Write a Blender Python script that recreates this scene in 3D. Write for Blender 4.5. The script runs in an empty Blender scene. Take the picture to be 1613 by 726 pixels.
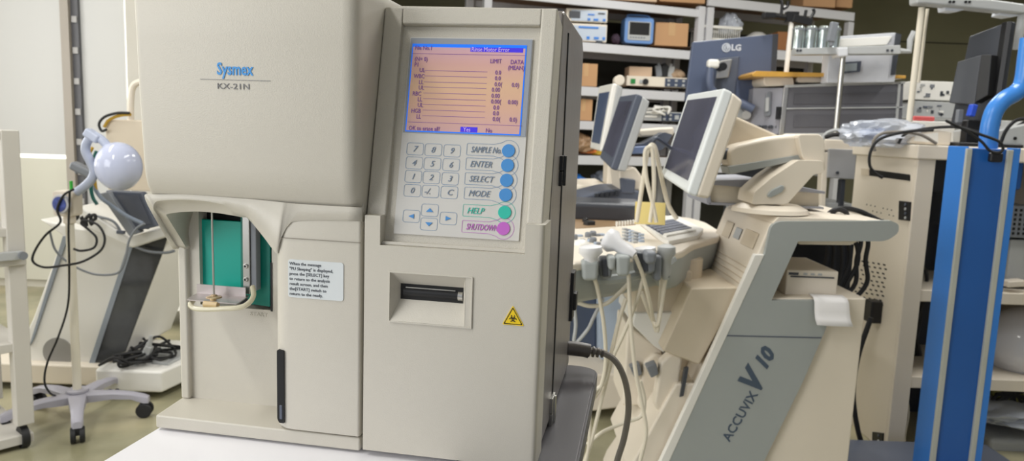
import bpy, bmesh, math, random
from mathutils import Vector, Matrix, Euler
random.seed(7)
SC=bpy.context.scene; COL=SC.collection
# ------------------------------------------------------------------ camera model (used to measure true places and sizes)
FPX=1165.; CX,CY=806.5,363.; TH,RO=math.radians(7.7),math.radians(2.06); EYE=Vector((0,0,1.2))
fw=Vector((0,math.cos(TH),-math.sin(TH))); U0=Vector((0,math.sin(TH),math.cos(TH))); R0=Vector((1,0,0))
RT=R0*math.cos(RO)+U0*math.sin(RO); UP=U0*math.cos(RO)-R0*math.sin(RO)
def ray(px,py): return fw+RT*((px-CX)/FPX)-UP*((py-CY)/FPX)
def W(px,py,Y):
    r=ray(px,py); return EYE+r*(Y/r.y)
def Wz(px,py,z):
    r=ray(px,py); return EYE+r*((z-EYE.z)/r.z)
class Fr:
    def __init__(s,M): s.M=M; s.I=M.inverted()
    def _c(s,px,py,k,v):
        e=s.I@EYE; r=(s.I.to_3x3())@ray(px,py); t=(v-e[k])/r[k]; return e+r*t
    def L(s,px,py,y=0): return s._c(px,py,1,y)
    def Lx(s,px,py,x): return s._c(px,py,0,x)
    def Lz(s,px,py,z): return s._c(px,py,2,z)
    def P(s,pts,y=0): return [(q.x,q.z) for q in (s.L(a,b,y) for a,b in pts)]
    def R(s,x0,y0,x1,y1,y=0):
        a=s.L(x0,(y0+y1)/2,y).x;b=s.L(x1,(y0+y1)/2,y).x;c=s.L((x0+x1)/2,y1,y).z;d=s.L((x0+x1)/2,y0,y).z
        return a,b,c,d
def frame(o,yaw=0,tilt=0): return Fr(Matrix.Translation(o)@Matrix.Rotation(math.radians(yaw),4,'Z')@Matrix.Rotation(math.radians(tilt),4,'X'))
# ------------------------------------------------------------------ materials
def lin(c):
    out=[]
    for v in c[:3]:
        v/=255.; out.append(v/12.92 if v<=.04045 else ((v+.055)/1.055)**2.4)
    return tuple(out)+(1,)
def mat(name,c,rough=.5,metal=0,var=.04,vs=3,bump=0,bs=200,emit=0,alpha=1,spec=.5,trans=0,brush=False):
    m=bpy.data.materials.new(name); m.use_nodes=True; n=m.node_tree; p=n.nodes['Principled BSDF']
    L=lin(c); p.inputs['Roughness'].default_value=rough; p.inputs['Metallic'].default_value=metal
    p.inputs['Specular IOR Level'].default_value=spec
    tc=n.nodes.new('ShaderNodeTexCoord'); nz=n.nodes.new('ShaderNodeTexNoise'); nz.inputs['Scale'].default_value=vs; nz.inputs['Detail'].default_value=4
    n.links.new(tc.outputs['Object'],nz.inputs['Vector'])
    cr=n.nodes.new('ShaderNodeValToRGB'); cr.color_ramp.elements[0].position=.3; cr.color_ramp.elements[1].position=.7
    cr.color_ramp.elements[0].color=tuple(min(1,v*(1-var)) for v in L[:3])+(1,); cr.color_ramp.elements[1].color=tuple(min(1,v*(1+var)) for v in L[:3])+(1,)
    n.links.new(nz.outputs['Fac'],cr.inputs['Fac']); n.links.new(cr.outputs['Color'],p.inputs['Base Color'])
    if bump:
        n2=n.nodes.new('ShaderNodeTexNoise'); n2.inputs['Scale'].default_value=bs
        if brush:
            mp=n.nodes.new('ShaderNodeMapping'); mp.inputs['Scale'].default_value=(1,1,.02); n.links.new(tc.outputs['Object'],mp.inputs['Vector']); n.links.new(mp.outputs['Vector'],n2.inputs['Vector'])
        else: n.links.new(tc.outputs['Object'],n2.inputs['Vector'])
        b=n.nodes.new('ShaderNodeBump'); b.inputs['Strength'].default_value=bump; b.inputs['Distance'].default_value=.002
        n.links.new(n2.outputs['Fac'],b.inputs['Height']); n.links.new(b.outputs['Normal'],p.inputs['Normal'])
    if emit:
        n.links.new(cr.outputs['Color'],p.inputs['Emission Color']); p.inputs['Emission Strength'].default_value=emit
    p.inputs['Alpha'].default_value=alpha; p.inputs['Transmission Weight'].default_value=trans
    return m
# ------------------------------------------------------------------ mesh builder
class B:
    def __init__(s,M=None): s.bm=bmesh.new(); s.M=M or Matrix(); s.wm=False
    def v(s,p): return s.bm.verts.new(s.M@Vector(p))
    def f(s,vs):
        try: return s.bm.faces.new(vs)
        except ValueError: return None
    def hexa(s,p):
        v=[s.v(q) for q in p]
        for a in ((0,3,2,1),(4,5,6,7),(0,1,5,4),(1,2,6,5),(2,3,7,6),(3,0,4,7)): s.f([v[i] for i in a])
        return s
    def box(s,x0,x1,y0,y1,z0,z1):
        x0,x1=sorted((x0,x1));y0,y1=sorted((y0,y1));z0,z1=sorted((z0,z1))
        return s.hexa([(x0,y0,z0),(x1,y0,z0),(x1,y1,z0),(x0,y1,z0),(x0,y0,z1),(x1,y0,z1),(x1,y1,z1),(x0,y1,z1)])
    def ob(s,c,sz,rot=(0,0,0)):
        R=Euler([math.radians(a) for a in rot]).to_matrix(); h=[q/2 for q in sz]; c=Vector(c)
        return s.hexa([c+R@Vector((a*h[0],b*h[1],d*h[2])) for d in (-1,1) for a,b in ((-1,-1),(1,-1),(1,1),(-1,1))])
    def prism(s,poly,a,b,axis='y'):
        a,b=min(a,b),max(a,b)
        def mk(p,t): return (p[0],t,p[1]) if axis=='y' else ((t,p[0],p[1]) if axis=='x' else (p[0],p[1],t))
        A=[s.v(mk(p,a)) for p in poly]; C=[s.v(mk(p,b)) for p in poly]; n=len(poly)
        s.f(A); s.f(C[::-1])
        for i in range(n): s.f([A[i],A[(i+1)%n],C[(i+1)%n],C[i]])
        return s
    def quad(s,*p): s.f([s.v(q) for q in p]); return s
    def ringloft(s,rings,caps=True,closed=True):
        R=[[s.v(q) for q in r] for r in rings]; n=len(R[0])
        for i in range(len(R)-1):
            for j in range(n if closed else n-1):
                s.f([R[i][j],R[i][(j+1)%n],R[i+1][(j+1)%n],R[i+1][j]])
        if caps: s.f(R[0][::-1]); s.f(R[-1])
        return s
    def tube(s,pts,r,n=8,sm=True,closed=False):
        P=[Vector(p) for p in pts]
        if sm and len(P)>2: P=smooth(P,closed)
        m=len(P); rr=r if isinstance(r,(list,tuple)) else None; rings=[]; prev=None
        for i,p in enumerate(P):
            t=(P[(i+1)%m]-P[i-1]) if closed else (P[min(i+1,m-1)]-P[max(i-1,0)])
            if t.length<1e-9: t=Vector((0,0,1))
            t.normalize()
            if prev is None:
                a=Vector((0,0,1)) if abs(t.z)<.9 else Vector((1,0,0)); u=t.cross(a).normalized()
            else:
                u=(prev-t*prev.dot(t)); u=u.normalized() if u.length>1e-6 else t.orthogonal().normalized()
            prev=u; w=t.cross(u); R=rr[0]+(rr[1]-rr[0])*i/(m-1) if rr else r
            rings.append([p+u*R*math.cos(2*math.pi*k/n)+w*R*math.sin(2*math.pi*k/n) for k in range(n)])
        if closed: rings.append(rings[0])
        return s.ringloft(rings,caps=not closed)
    def cyl(s,p0,p1,r,r2=None,n=20):
        return s.tube([p0,p1],(r,r if r2 is None else r2),n,sm=False)
    def lathe(s,prof,o=(0,0,0),ax=(0,0,1),n=24):
        ax=Vector(ax).normalized(); u=ax.orthogonal().normalized(); w=ax.cross(u); o=Vector(o)
        rings=[[o+ax*h+(u*math.cos(2*math.pi*k/n)+w*math.sin(2*math.pi*k/n))*max(r,1e-4) for k in range(n)] for r,h in prof]
        return s.ringloft(rings)
    def ball(s,c,r,n=20):
        r=r if isinstance(r,(tuple,list)) else (r,)*3; c=Vector(c)
        m=Matrix.Translation(c)@Matrix.Diagonal((r[0],r[1],r[2],1))
        bmesh.ops.create_uvsphere(s.bm,u_segments=n,v_segments=max(6,n//2),radius=1,matrix=s.M@m); return s
    def build(s,name,m,parent=None,bev=0,seg=2,ang=35,solid=0,sub=0):
        bm=s.bm; bmesh.ops.remove_doubles(bm,verts=bm.verts,dist=1e-6)
        bmesh.ops.recalc_face_normals(bm,faces=bm.faces)
        o0=Vector((0,0,0))
        if parent is None and bm.verts:
            xs=[v.co for v in bm.verts]; o0=Vector(((min(v.x for v in xs)+max(v.x for v in xs))/2,(min(v.y for v in xs)+max(v.y for v in xs))/2,min(v.z for v in xs)))
            bmesh.ops.translate(bm,verts=bm.verts,vec=-o0)
        me=bpy.data.meshes.new(name); bm.to_mesh(me); bm.free()
        me.shade_smooth(); me.set_sharp_from_angle(angle=math.radians(ang))
        me.materials.append(m); o=bpy.data.objects.new(name,me); COL.objects.link(o); o.location=o0
        if parent: o.parent=parent
        if solid: q=o.modifiers.new('s','SOLIDIFY'); q.thickness=solid; q.offset=0
        if sub: q=o.modifiers.new('u','SUBSURF'); q.levels=sub; q.render_levels=sub
        if bev:
            q=o.modifiers.new('b','BEVEL'); q.width=bev; q.segments=seg; q.limit_method='ANGLE'; q.angle_limit=math.radians(30); q.harden_normals=True
        return o
def smooth(P,closed=False,k=6):
    out=[];m=len(P)
    rng=range(m if closed else m-1)
    for i in rng:
        p1,p2=P[i],P[(i+1)%m]; p0=P[i-1] if (closed or i>0) else p1*2-p2; p3=P[(i+2)%m] if (closed or i+2<m) else p2*2-p1
        for j in range(k):
            t=j/k; out.append(.5*((2*p1)+(p2-p0)*t+(2*p0-5*p1+4*p2-p3)*t*t+(3*p1-p0-3*p2+p3)*t**3))
    if not closed: out.append(P[-1])
    return out
def rp(poly,r,n=5):
    out=[];m=len(poly)
    for i in range(m):
        a,b,c=Vector(poly[i-1]),Vector(poly[i]),Vector(poly[(i+1)%m]); R=r[i] if isinstance(r,(list,tuple)) else r
        d1=(a-b);d2=(c-b);k=min(R,d1.length*.45,d2.length*.45)
        if k<=1e-6: out.append(tuple(b)); continue
        p=b+d1.normalized()*k;q=b+d2.normalized()*k
        for j in range(n+1):
            t=j/n; out.append(tuple(p*(1-t)**2+b*2*t*(1-t)+q*t*t))
    return out
def rr(x0,x1,z0,z1,r,n=5): return rp([(x0,z0),(x1,z0),(x1,z1),(x0,z1)],r,n)
def tag(o,label=None,cat=None,group=None,kind=None):
    if label: o['label']=label
    if cat: o['category']=cat
    if group: o['group']=group
    if kind: o['kind']=kind
    return o
def thing(name,label,cat,fr,group=None):
    o=bpy.data.objects.new(name,None); COL.objects.link(o); o.matrix_world=fr.M; o.empty_display_size=.05
    return tag(o,label,cat,group)
def struct(o): o['kind']='structure'; return o
def dupm(o,M,label=None):      # copy of a thing with its parts, moved by M
    c=o.copy(); COL.objects.link(c); c.matrix_world=M@o.matrix_basis
    if label: c['label']=label
    for ch in o.children:
        d=ch.copy(); COL.objects.link(d); d.parent=c
        for g in ch.children:
            e=g.copy(); COL.objects.link(e); e.parent=d
    return c
def words(name,lines,m,parent,M,size,shear=0,bold=0,ls=1.25,sx=1,depth=.0002,label=None):
    """lettering: every entry (text,x,z) laid in the local x/z plane of M, facing -y"""
    verts=[];faces=[]
    R=M@Matrix.Rotation(math.pi/2,4,'X')
    for t,x,z in lines:
        c=bpy.data.curves.new('t','FONT'); c.body=t; c.size=size; c.shear=shear; c.offset=bold; c.extrude=depth; c.resolution_u=2; c.space_character=1.0
        o=bpy.data.objects.new('t',c); COL.objects.link(o)
        dg=bpy.context.evaluated_depsgraph_get(); me=bpy.data.meshes.new_from_object(o.evaluated_get(dg))
        b=len(verts); T=R@Matrix.Translation((x,z,0))@Matrix.Diagonal((sx,1,1,1))
        verts+= [T@v.co for v in me.vertices]; faces+=[[b+i for i in p.vertices] for p in me.polygons]
        bpy.data.objects.remove(o); bpy.data.meshes.remove(me); bpy.data.curves.remove(c)
    me=bpy.data.meshes.new(name); me.from_pydata([tuple(v) for v in verts],[],faces); me.materials.append(m)
    o=bpy.data.objects.new(name,me); COL.objects.link(o); o.parent=parent
    if label: o['label']=label
    return o
def T3(x,y,z): return Matrix.Translation((x,y,z))
# materials
CREAM=mat('analyzer_plastic',(199,194,182),.42,var=.02,bump=.12,bs=900)
CREAMT=mat('analyzer_textured_plastic',(199,194,182),.45,var=.02,bump=.4,bs=1300)
GRAYM=mat('grey_painted_metal',(142,137,134),.35,metal=.5,var=.08,bump=.25,bs=120,brush=True)
STEEL=mat('steel',(200,198,192),.28,metal=.95,var=.04)
BLACK=mat('black_plastic',(22,22,24),.4,var=.1)
DARK=mat('dark_void',(14,14,15),.7)
TEAL=mat('teal_plastic',(0,168,150),.35,var=.03)
TEALD=mat('dark_teal_plastic',(0,120,106),.4,var=.05)
BEIGE=mat('beige_plastic',(230,220,204),.45,var=.03)
BEIGE2=mat('warm_beige_plastic',(210,197,176),.5,var=.04)
WHITEP=mat('white_plastic',(236,234,228),.4,var=.02)
LGREY=mat('light_grey_plastic',(180,182,182),.45,var=.03)
MGREY=mat('mid_grey_plastic',(126,130,136),.45,var=.04)
SGREY=mat('slate_grey_plastic',(86,92,106),.45,var=.05)
DGREY=mat('dark_grey_plastic',(64,67,74),.35,var=.08)
GLOSSD=mat('dark_glossy_panel',(62,64,66),.12,var=.35,vs=6)
SCRN=mat('dark_screen_glass',(82,83,98),.15,var=.2,vs=5)
RUB=mat('black_rubber',(26,26,28),.6)
CARD=mat('cardboard',(192,150,110),.85,var=.06)
CARD2=mat('pale_cardboard',(204,176,150),.85,var=.06)
BLUE=mat('blue_paint',(56,128,214),.35,var=.02)
BLUED=mat('deep_and_shaded_blue',(34,94,172),.35,var=.03)
STRIP=mat('ribbed_grey_strip',(186,188,180),.55,var=.05,bump=.5,bs=300)
SHELFW=mat('white_painted_steel',(206,206,210),.4,var=.03)
WMETAL=mat('off_white_painted_metal',(204,200,192),.45,var=.05,bump=.2,bs=80)
CABLEG=mat('grey_cable',(136,130,122),.5)
CABLEC=mat('cream_cable',(222,214,196),.5)
PAPER=mat('paper',(238,236,236),.8)
WOODY=mat('yellow_varnished_board',(206,158,72),.3,var=.12,vs=12)
YEL=mat('yellow_print',(240,205,30),.4,var=.01)
INKB=mat('black_print',(18,18,18),.5)
BLUEL=mat('bright_blue_print',(24,140,215),.4)
INKG=mat('grey_print',(120,120,122),.5)
# ------------------------------------------------------------------ haematology analyzer
TABZ=.86
o=Wz(567,716,TABZ); MF=frame(o,-10)
an=thing('hematology_analyzer','large cream blood analyzer with lit screen, keypad and teal sample window','analyzer',MF)
YB=.055; XL=-.243; XR=.184
def pl(poly,y,fr=MF): return fr.P(poly,y)
# lower right door
zs=.2515
# casing in grey metal
b=B(); b.prism([(.10,.003),(.10,.46),(.115,.468),(.33,.468),(.355,.452),(.355,.003)],XL+.006,.001,'x')
b.prism([(.044,.003),(.044,.25),(.058,.2515),(.106,.4655),(.115,.468),(.33,.468),(.355,.452),(.355,.003)],.0,XR-.003,'x')
b.build('side_casing',GRAYM,an,bev=.003)
b=B(); b.box(XR-.0045,XR-.002,.15,.156,.01,.45); b.build('casing_seam',DARK,an)
# slanted upper body
SL=math.atan2(.047,.215)
SM=T3(0,.012,.2515)@Matrix.Rotation(-SL,4,'X'); SF=Fr(MF.M@SM)
XU=XR-.004; HS=.2155
def sl(px,py,y=0):
    q=SF.L(px,py,y); return q.x,q.z
x0=(sl(630,35)[0]+sl(607,380)[0])/2; x1=(sl(850,43)[0]+sl(828,398)[0])/2
z1=(sl(630,35)[1]+sl(850,43)[1])/2; z0=sl(607,380)[1]+.0; z0b=sl(828,398)[1]
b=B(SM)
zb=-.034
b.box(.0,x0,0,.05,-.002,HS); b.box(x1,XU,0,.05,-.002,HS); b.box(x0,x1,0,.05,z1,HS)
b.box(x0-.004,x1+.004,.006,.04,-.038,z1+.001)
b.build('upper_front',CREAMT,an,bev=.002)
zz=(z0+z0b)/2
b=B(SM); b.box(x0-.001,x1+.001,-.001,.012,zz-.002,zz+.0015); b.build('bezel_sill',CREAM,an,bev=.0008)
# membrane panel
mx0=(sl(640,55)[0]+sl(622,368)[0])/2; mx1=(sl(838,60)[0]+sl(805,370)[0])/2+.004; mz1=(sl(640,55)[1]+sl(838,60)[1])/2; mz0=sl(622,368)[1]+.0005
b=B(SM); b.prism(rr(mx0,mx1,mz0,mz1,.001,2),.0045,.0065)
PANEL=mat('membrane_grey',(205,203,198),.4,var=.01); b.build('keypad_panel',PANEL,an)
KM=SM@T3(0,.0044,0)          # keypad face plane
KF=Fr(MF.M@KM)
def kp(px,py): q=KF.L(px,py,0); return q.x,q.z
LCDF=mat('screen_surround_grey',(150,156,166),.35); lz=kp(730,212)[1]
b=B(KM); b.box(mx0+.001,mx1-.0008,-.0006,.0005,lz,mz1-.001); lf=b.build('screen_surround',LCDF,an)
sx0=(kp(649,66)[0]+kp(640,208)[0])/2; sx1=(kp(828,75)[0]+kp(822,213)[0])/2; sz1=(kp(649,66)[1]+kp(828,75)[1])/2; sz0=(kp(640,208)[1]+kp(822,213)[1])/2
SBL=mat('screen_blue',(20,110,235),.3,emit=.45); 
SPK=bpy.data.materials.new('screen_pink_orange'); SPK.use_nodes=True; nt=SPK.node_tree; pb=nt.nodes['Principled BSDF']
tc=nt.nodes.new('ShaderNodeTexCoord'); mp=nt.nodes.new('ShaderNodeSeparateXYZ'); rm=nt.nodes.new('ShaderNodeMapRange'); cr=nt.nodes.new('ShaderNodeValToRGB')
nt.links.new(tc.outputs['Generated'],mp.inputs[0]); nt.links.new(mp.outputs['Z'],cr.inputs['Fac'])
e=cr.color_ramp.elements; e[0].color=lin((196,158,156)); e[0].position=0; e[1].color=lin((198,160,170)); e[1].position=1
for p_,c_ in ((.3,(204,164,142)),(.55,(206,170,140)),(.8,(200,158,150))): q=e.new(p_); q.color=lin(c_)
nt.links.new(cr.outputs[0],pb.inputs['Base Color']); nt.links.new(cr.outputs[0],pb.inputs['Emission Color']); pb.inputs['Emission Strength'].default_value=.16; pb.inputs['Roughness'].default_value=.22
b=B(KM); b.box(sx0,sx1,-.0009,0,sz0,sz1); sc=b.build('display_screen',SBL,an)
b=B(KM); b.box(sx0+.0012,sx1-.0012,-.0011,-.0005,sz0+.0012,sz1-.0035); b.build('screen_image',SPK,sc)
b=B(KM)
def kline(p,q,w=.00035): 
    a=kp(*p);c=kp(*q); b.box(a[0],c[0],-.0013,-.0009,(a[1]+c[1])/2-w/2,(a[1]+c[1])/2+w/2)
PUR=mat('screen_purple',(112,62,150),.4,emit=.12); BL2=mat('screen_deep_blue',(62,44,205),.35,emit=.35); LAV=mat('screen_lavender',(205,175,230),.4,emit=.2)
kline((650,84),(828,89)); kline((643,192),(822,199))
rows=[111,119.5,129,137,146.5,155.5,164.5,173.5,182.5]; rr_=[]
for i,y in enumerate(rows): kline((669-i*.4,y),(768-i*.5,y+3.3))
b.build('screen_lines',PUR,sc)
b=B(KM); a=kp(742,74.5); c=kp(824,83.5); b.box(a[0],c[0],-.0013,-.0008,c[1],a[1]-.0004); b.build('highlight_bar',BL2,sc); b=B(KM); a=kp(726,200); c=kp(752,209); b.box(a[0],c[0],-.0013,-.0008,c[1],a[1]); b.build('highlight_bar',BL2,sc)
def kt(lst,dy=0): return [(t,)+kp(x,y) for t,x,y in lst]
KT=KM@T3(0,-.0014,0); ts=.0063
words('screen_lettering',kt([('File No.1',654,79),('(N= 0)',653.5,96.5),('LIMIT',772,100),('DATA',804,101.5),('P1',653,105.5),('(MEAN)',800,110.5),
 ('UL',661,114),('WBC',652,123.5),('LL',660,133),('UL',659.5,141.5),('RBC',650,151),('LL',658,160),('UL',658,169),('HGB',648,178),('LL',656,187),
 ('0.0',780,118),('0.0',779.5,127),('0.0(',779,136.5),('0.0)',806,137.5),('0.00',774.5,145),('0.00',774,154.5),('0.00(',773.5,163.5),('0.00)',800,164.5),('0.0',777,173),('0.0',776.5,182),('0.0(',776,191),('0.0)',802.5,192),
 ('OK to erase all?',644,205),('No',765,209)]),PUR,sc,KT,ts,sx=.8)
words('highlight_lettering',kt([('Rinse Motor Error',743,81.5),('Yes',730,207.5)]),LAV,sc,KT@T3(0,-.0002,0),ts,sx=.82)
# keys
KB=mat('key_outline_blue',(120,148,178),.5); KTX=mat('key_print_grey',(120,136,156),.5); DBL=mat('button_blue',(70,140,205),.4); KG=mat('key_green',(40,185,165),.5); KP=mat('key_magenta',(190,100,195),.5)
def outline(bb,poly,w=.0004):
    n=len(poly); c=Vector((sum(p[0] for p in poly)/n,sum(p[1] for p in poly)/n)); P=[Vector(p) for p in poly]; inn=[]
    for i in range(n):
        d=(P[(i+1)%n]-P[i-1]); d.normalize(); nrm=Vector((-d.y,d.x))
        inn.append(P[i]+nrm*w)
    A=[bb.v((p.x,-.0002,p.y)) for p in P]; C=[bb.v((p.x,-.0002,p.y)) for p in inn]
    for i in range(n): bb.f([A[i],A[(i+1)%n],C[(i+1)%n],C[i]])
keys=[['7','8','9'],['4','5','6'],['1','2','3'],['0','-/.','C']]
kc=lambda px,py: kp(px,py)
cx=[[654,682.5,712],[652.5,681,710.5],[651,679.5,709],[649.5,678,707.5]]; cyy=[[234.5,236,237.5],[256.5,258,259.5],[278,279.5,281.5],[300,301.5,303]]
kw,kh=.0089,.0063
for r in range(4):
    for c_ in range(3):
        x,z=kc(cx[r][c_],cyy[r][c_]); bb=B(KM); outline(bb,rr(x-kw,x+kw,z-kh,z+kh,.003,4)); k=bb.build('key',KB,an)
        t=keys[r][c_]; words('key_lettering',[(t,x-.0021*len(t)-.0005,z-.0028)],KTX,k,KM@T3(0,-.0004,0),.0085,shear=.3)
for (px,py),tri in {(677,331):'u',(648,340.5):'l',(706,344):'r',(675.5,353):'d'}.items():
    x,z=kp(px,py); bb=B(KM); outline(bb,rr(x-kw,x+kw,z-kh,z+kh,.003,4)); k=bb.build('arrow_key',KB,an); q=.0038
    tr={'u':[(-q,-.0018),(q,-.0018),(0,.002)],'d':[(-q,.0018),(0,-.002),(q,.0018)],'l':[(q*.7,-.0023),(q*.7,.0023),(-q*.8,0)],'r':[(-q*.7,-.0023),(q*.8,0),(-q*.7,.0023)]}[tri]
    bb=B(KM); bb.prism([(x+i,z+j) for i,j in tr],-.0006,-.0001); bb.build('arrow_mark',DBL,k)
fn=[('SAMPLE No.',735,236,801,237.5,KB,DBL),('ENTER',733.5,259,799.5,260.5,KB,DBL),('SELECT',732,282,798,284,KB,DBL),('MODE',731,305,796.5,307,KB,DBL),('HELP',729,331.5,795,334.5,KG,KG),('SHUTDOWN',727.5,356,793,360,KP,KP)]
for t,lx,ly,bx,by,mo,mb in fn:
    xl,zl=kp(lx,ly); xc,zc=kp(bx,by); zl=zc; R=.0108; hh=.0061; poly=[(xl,zl-hh)]
    a0=math.asin(hh/R)
    poly+=[(xc-R-.004,zl-hh)]
    for j in range(17):
        a=math.pi+a0+.25+(2*math.pi-2*a0-.5)*j/16; poly.append((xc+R*math.cos(a),zc+R*math.sin(a)))
    poly+=[(xc-R-.004,zl+hh),(xl,zl+hh)]
    bb=B(KM); outline(bb,rp(poly,[.0015]+[0]*(len(poly)-2)+[.0015],3)); k=bb.build('function_key',mo,an)
    bb=B(KM); bb.cyl((xc,-.0009,zc),(xc,0,zc),.0066,n=24); bb.build('round_button',mb,k,bev=.0003)
    words('key_lettering',[(t,xl+.0042,zl-.003)],KTX if mo is KB else mo,k,KM@T3(0,-.0004,0),.0088,shear=.3,sx={'SAMPLE No.':.68,'SHUTDOWN':.62}.get(t,.86))
# upper-left housing
def hring(xa,xb,yf,yb,z,ra=.006,rb=.016):
    p=rp([(xa,yb),(xa,yf),(xb,yf),(xb,yb)],[0,ra,rb,0],5); return [(x,y,z) for x,y in p]
q=MF.L(210,4,-.012); xt=q.x; q2=MF.L(228,310,-.012); xb_=q2.x
hr=[]
for z,yf,ins in ((.2535,.003,0),(.258,-.001,0),(.263,-.005,0),(.270,-.009,0),(.279,-.0115,0),(.292,-.0128,0),(.36,-.014,0),(.42,-.014,0),(.461,-.014,0),(.4685,-.0115,.0015),(.4725,-.004,.006)):
    t=(z-.2535)/.22; hr.append(hring(xb_+(xt-xb_)*t+ins,-.001+.001*t-ins*.3,yf,.12,z))
b=B(); b.ringloft(hr); b.build('upper_cover',CREAM,an,ang=50)
# brand lettering
bl=mat('logo_blue',(30,140,215),.4)
LM=T3(0,-.0144,0); 
def hp(px,py): q=MF.L(px,py,-.0144); return q.x,q.z
x,z=hp(341.5,117); words('brand_lettering',[('Sysmex',x,z)],bl,an,LM,.0165,bold=.00035,sx=.77,label='blue lettering on the cover')
x,z=hp(341.5,139.5); words('model_lettering',[('KX-21N',x,z)],INKG,an,LM,.0078,sx=1.32)
b=B(); a=hp(315,124.5); c=hp(426,127.5); b.box(a[0],c[0],-.0144,-.0138,(a[1]+c[1])/2-.0002,(a[1]+c[1])/2+.0002); b.build('logo_line',INKG,an)
# centre column with arched top, rounded left edge and the sill
zt=.2555
cxl=MF.L(438,500,.015).x
def cring(z,xl,yo=0,top=0): 
    p=rp([(xl,YB+.03),(xl,.001+yo),(-.0015,.001+yo),(-.0015,YB+.03)],[0,.02,.003,0],6); return [(x,y,z) for x,y in p]
b=B(); rs=[]
for z,dx in ((.019,.004),(.0215,.0),(.06,0),(.14,0),(.205,0),(.222,.0006),(.232,.003),(.2385,.0075),(.243,.013),(.2455,.0185),(.247,.026)):
    rs.append(cring(z,cxl+dx))
b.ringloft(rs); col=b.build('center_column',CREAM,an,ang=60)
b=B(); b.box(-.09,-.002,.0002,.004,.2228,.2234); b.build('column_seam',mat('seam_shadow',(140,134,122),.7),col)
# arch brow : curved lip leading from the cover down to the opening plane
b=B(); xin=MF.L(293,391,YB).x
Hc=[(272.5,392,YB),(255,363,.03),(240,336,.008),(228,309,-.0045),(236,306,-.0048),(252,306,-.0048),(287,306,-.0048),(321,308,-.0048),(349,310,-.0048),(375,312,-.0048),(400,314,-.0048),(430,317,-.0048),(440,318,-.0048),(448,319,-.0048),(456,320,-.0048),(470,321,-.0048),(500,323,-.0048),(570,327,-.0048)]
C1=[(280,391,YB),(261,363,.034),(247,338,.012),(241.5,328,.001),(244,319,-.002),(253,315.5,-.0035),(287,313.8,-.004),(321,316,-.004),(349,321,-.0035),(374,329,-.002),(393,338,-.001),(420,366,.001),(433,383,.001),(438,387,.001),(443,373,.001),(455,353,.0005),(475,345.5,0),(571,346,0)]
C2=[(294,391.5,YB),(280,368,.042),(267,347,.022),(262,338,.012),(264,336.5,.011),(272,334.5,.010),(290,333,.010),(315,332.5,.010),(345,335,.009),(380,341,.006),(392,344.5,.004),(416,373,.004),(429,390.5,.004),(437,398,.004),(440,381,.004),(451,360,.004),(470,350,.003),(571,349,.003)]
C1b=[((a[0]*(1-k)+c[0]*k),(a[1]*(1-k)+c[1]*k),(a[2]*.6+c[2]*.4)+(.0022 if i<9 else .0)) for i,(a,c) in enumerate(zip(C1,C2)) for k in [.2 if i<9 else .5]]
cv=[smooth([MF.L(*p) for p in C],k=4) for C in (Hc,C1,C1b,C2)]
cv.append([Vector((p.x,max(YB+.012,p.y+.01),p.z)) for p in cv[-1]])
b.ringloft(cv,caps=False,closed=False)
b.quad(MF.L(228,309,-.0045),MF.L(272.5,392,YB),Vector((XL,.12,.19)),Vector((XL+.01,.12,.26)))
b.build('window_brow',CREAM,an,solid=.0012,ang=50)
b=B(); b.box(cxl+.012,-.001,.006,.06,.235,.262); b.build('column_top_filler',CREAM,an)
# left wall, back wall, tray
b=B(); b.box(XL,xin,YB,.11,.016,.2);b.box(XL+.003,xin+.0,YB+.02,.11,.19,.25); b.build('left_wall',CREAM,an,bev=.003)
wb=YB+.006
wx0,wx1,wz0,wz1=MF.L(314,400,wb).x,MF.L(428,400,wb).x,MF.L(370,484,wb).z,.25
b=B(); b.box(xin-.004,wx0,wb,wb+.02,.016,.252); b.box(wx1,-.06,wb,wb+.02,.016,.252); b.box(wx0,wx1,wb,wb+.02,.016,wz0); b.build('recess_wall',CREAM,an)
b=B(); tz=.0165; tl=MF.L(244,660,.002).x
b.prism([(tl,.003),(-.0015,.003),(-.0015,.1),(XL,.1),(XL,YB)],.002,tz,'z'); b.build('tray',CREAM,an,bev=.002)
b=B(); b.box(wx0-.002,wx1+.002,wb+.016,wb+.019,wz0-.005,.252); b.build('window_backing',DARK,an)
# teal inserts
g=MF.R(316,347,382,453,wb+.006)
b=B(); b.box(g[0],MF.L(384,400,wb+.006).x,wb+.006,wb+.012,g[2],g[3]); b.build('teal_plate',TEAL,an,bev=.001)
gx=MF.L(426,420,wb).x; gp=MF.P([(380,340),(402,342),(427,384),(427,483),(401,479),(398,480),(380,455)],wb+.003)
b=B(); b.prism(gp,wb+.001,wb+.005); b.build('teal_flap',TEALD,an,bev=.001)
b=B(); b.box(MF.L(426.5,420,wb).x,MF.L(429,420,wb).x,wb-.001,wb+.004,wz0-.001,wz0+.055); b.build('window_edge',BLACK,an)
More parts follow.
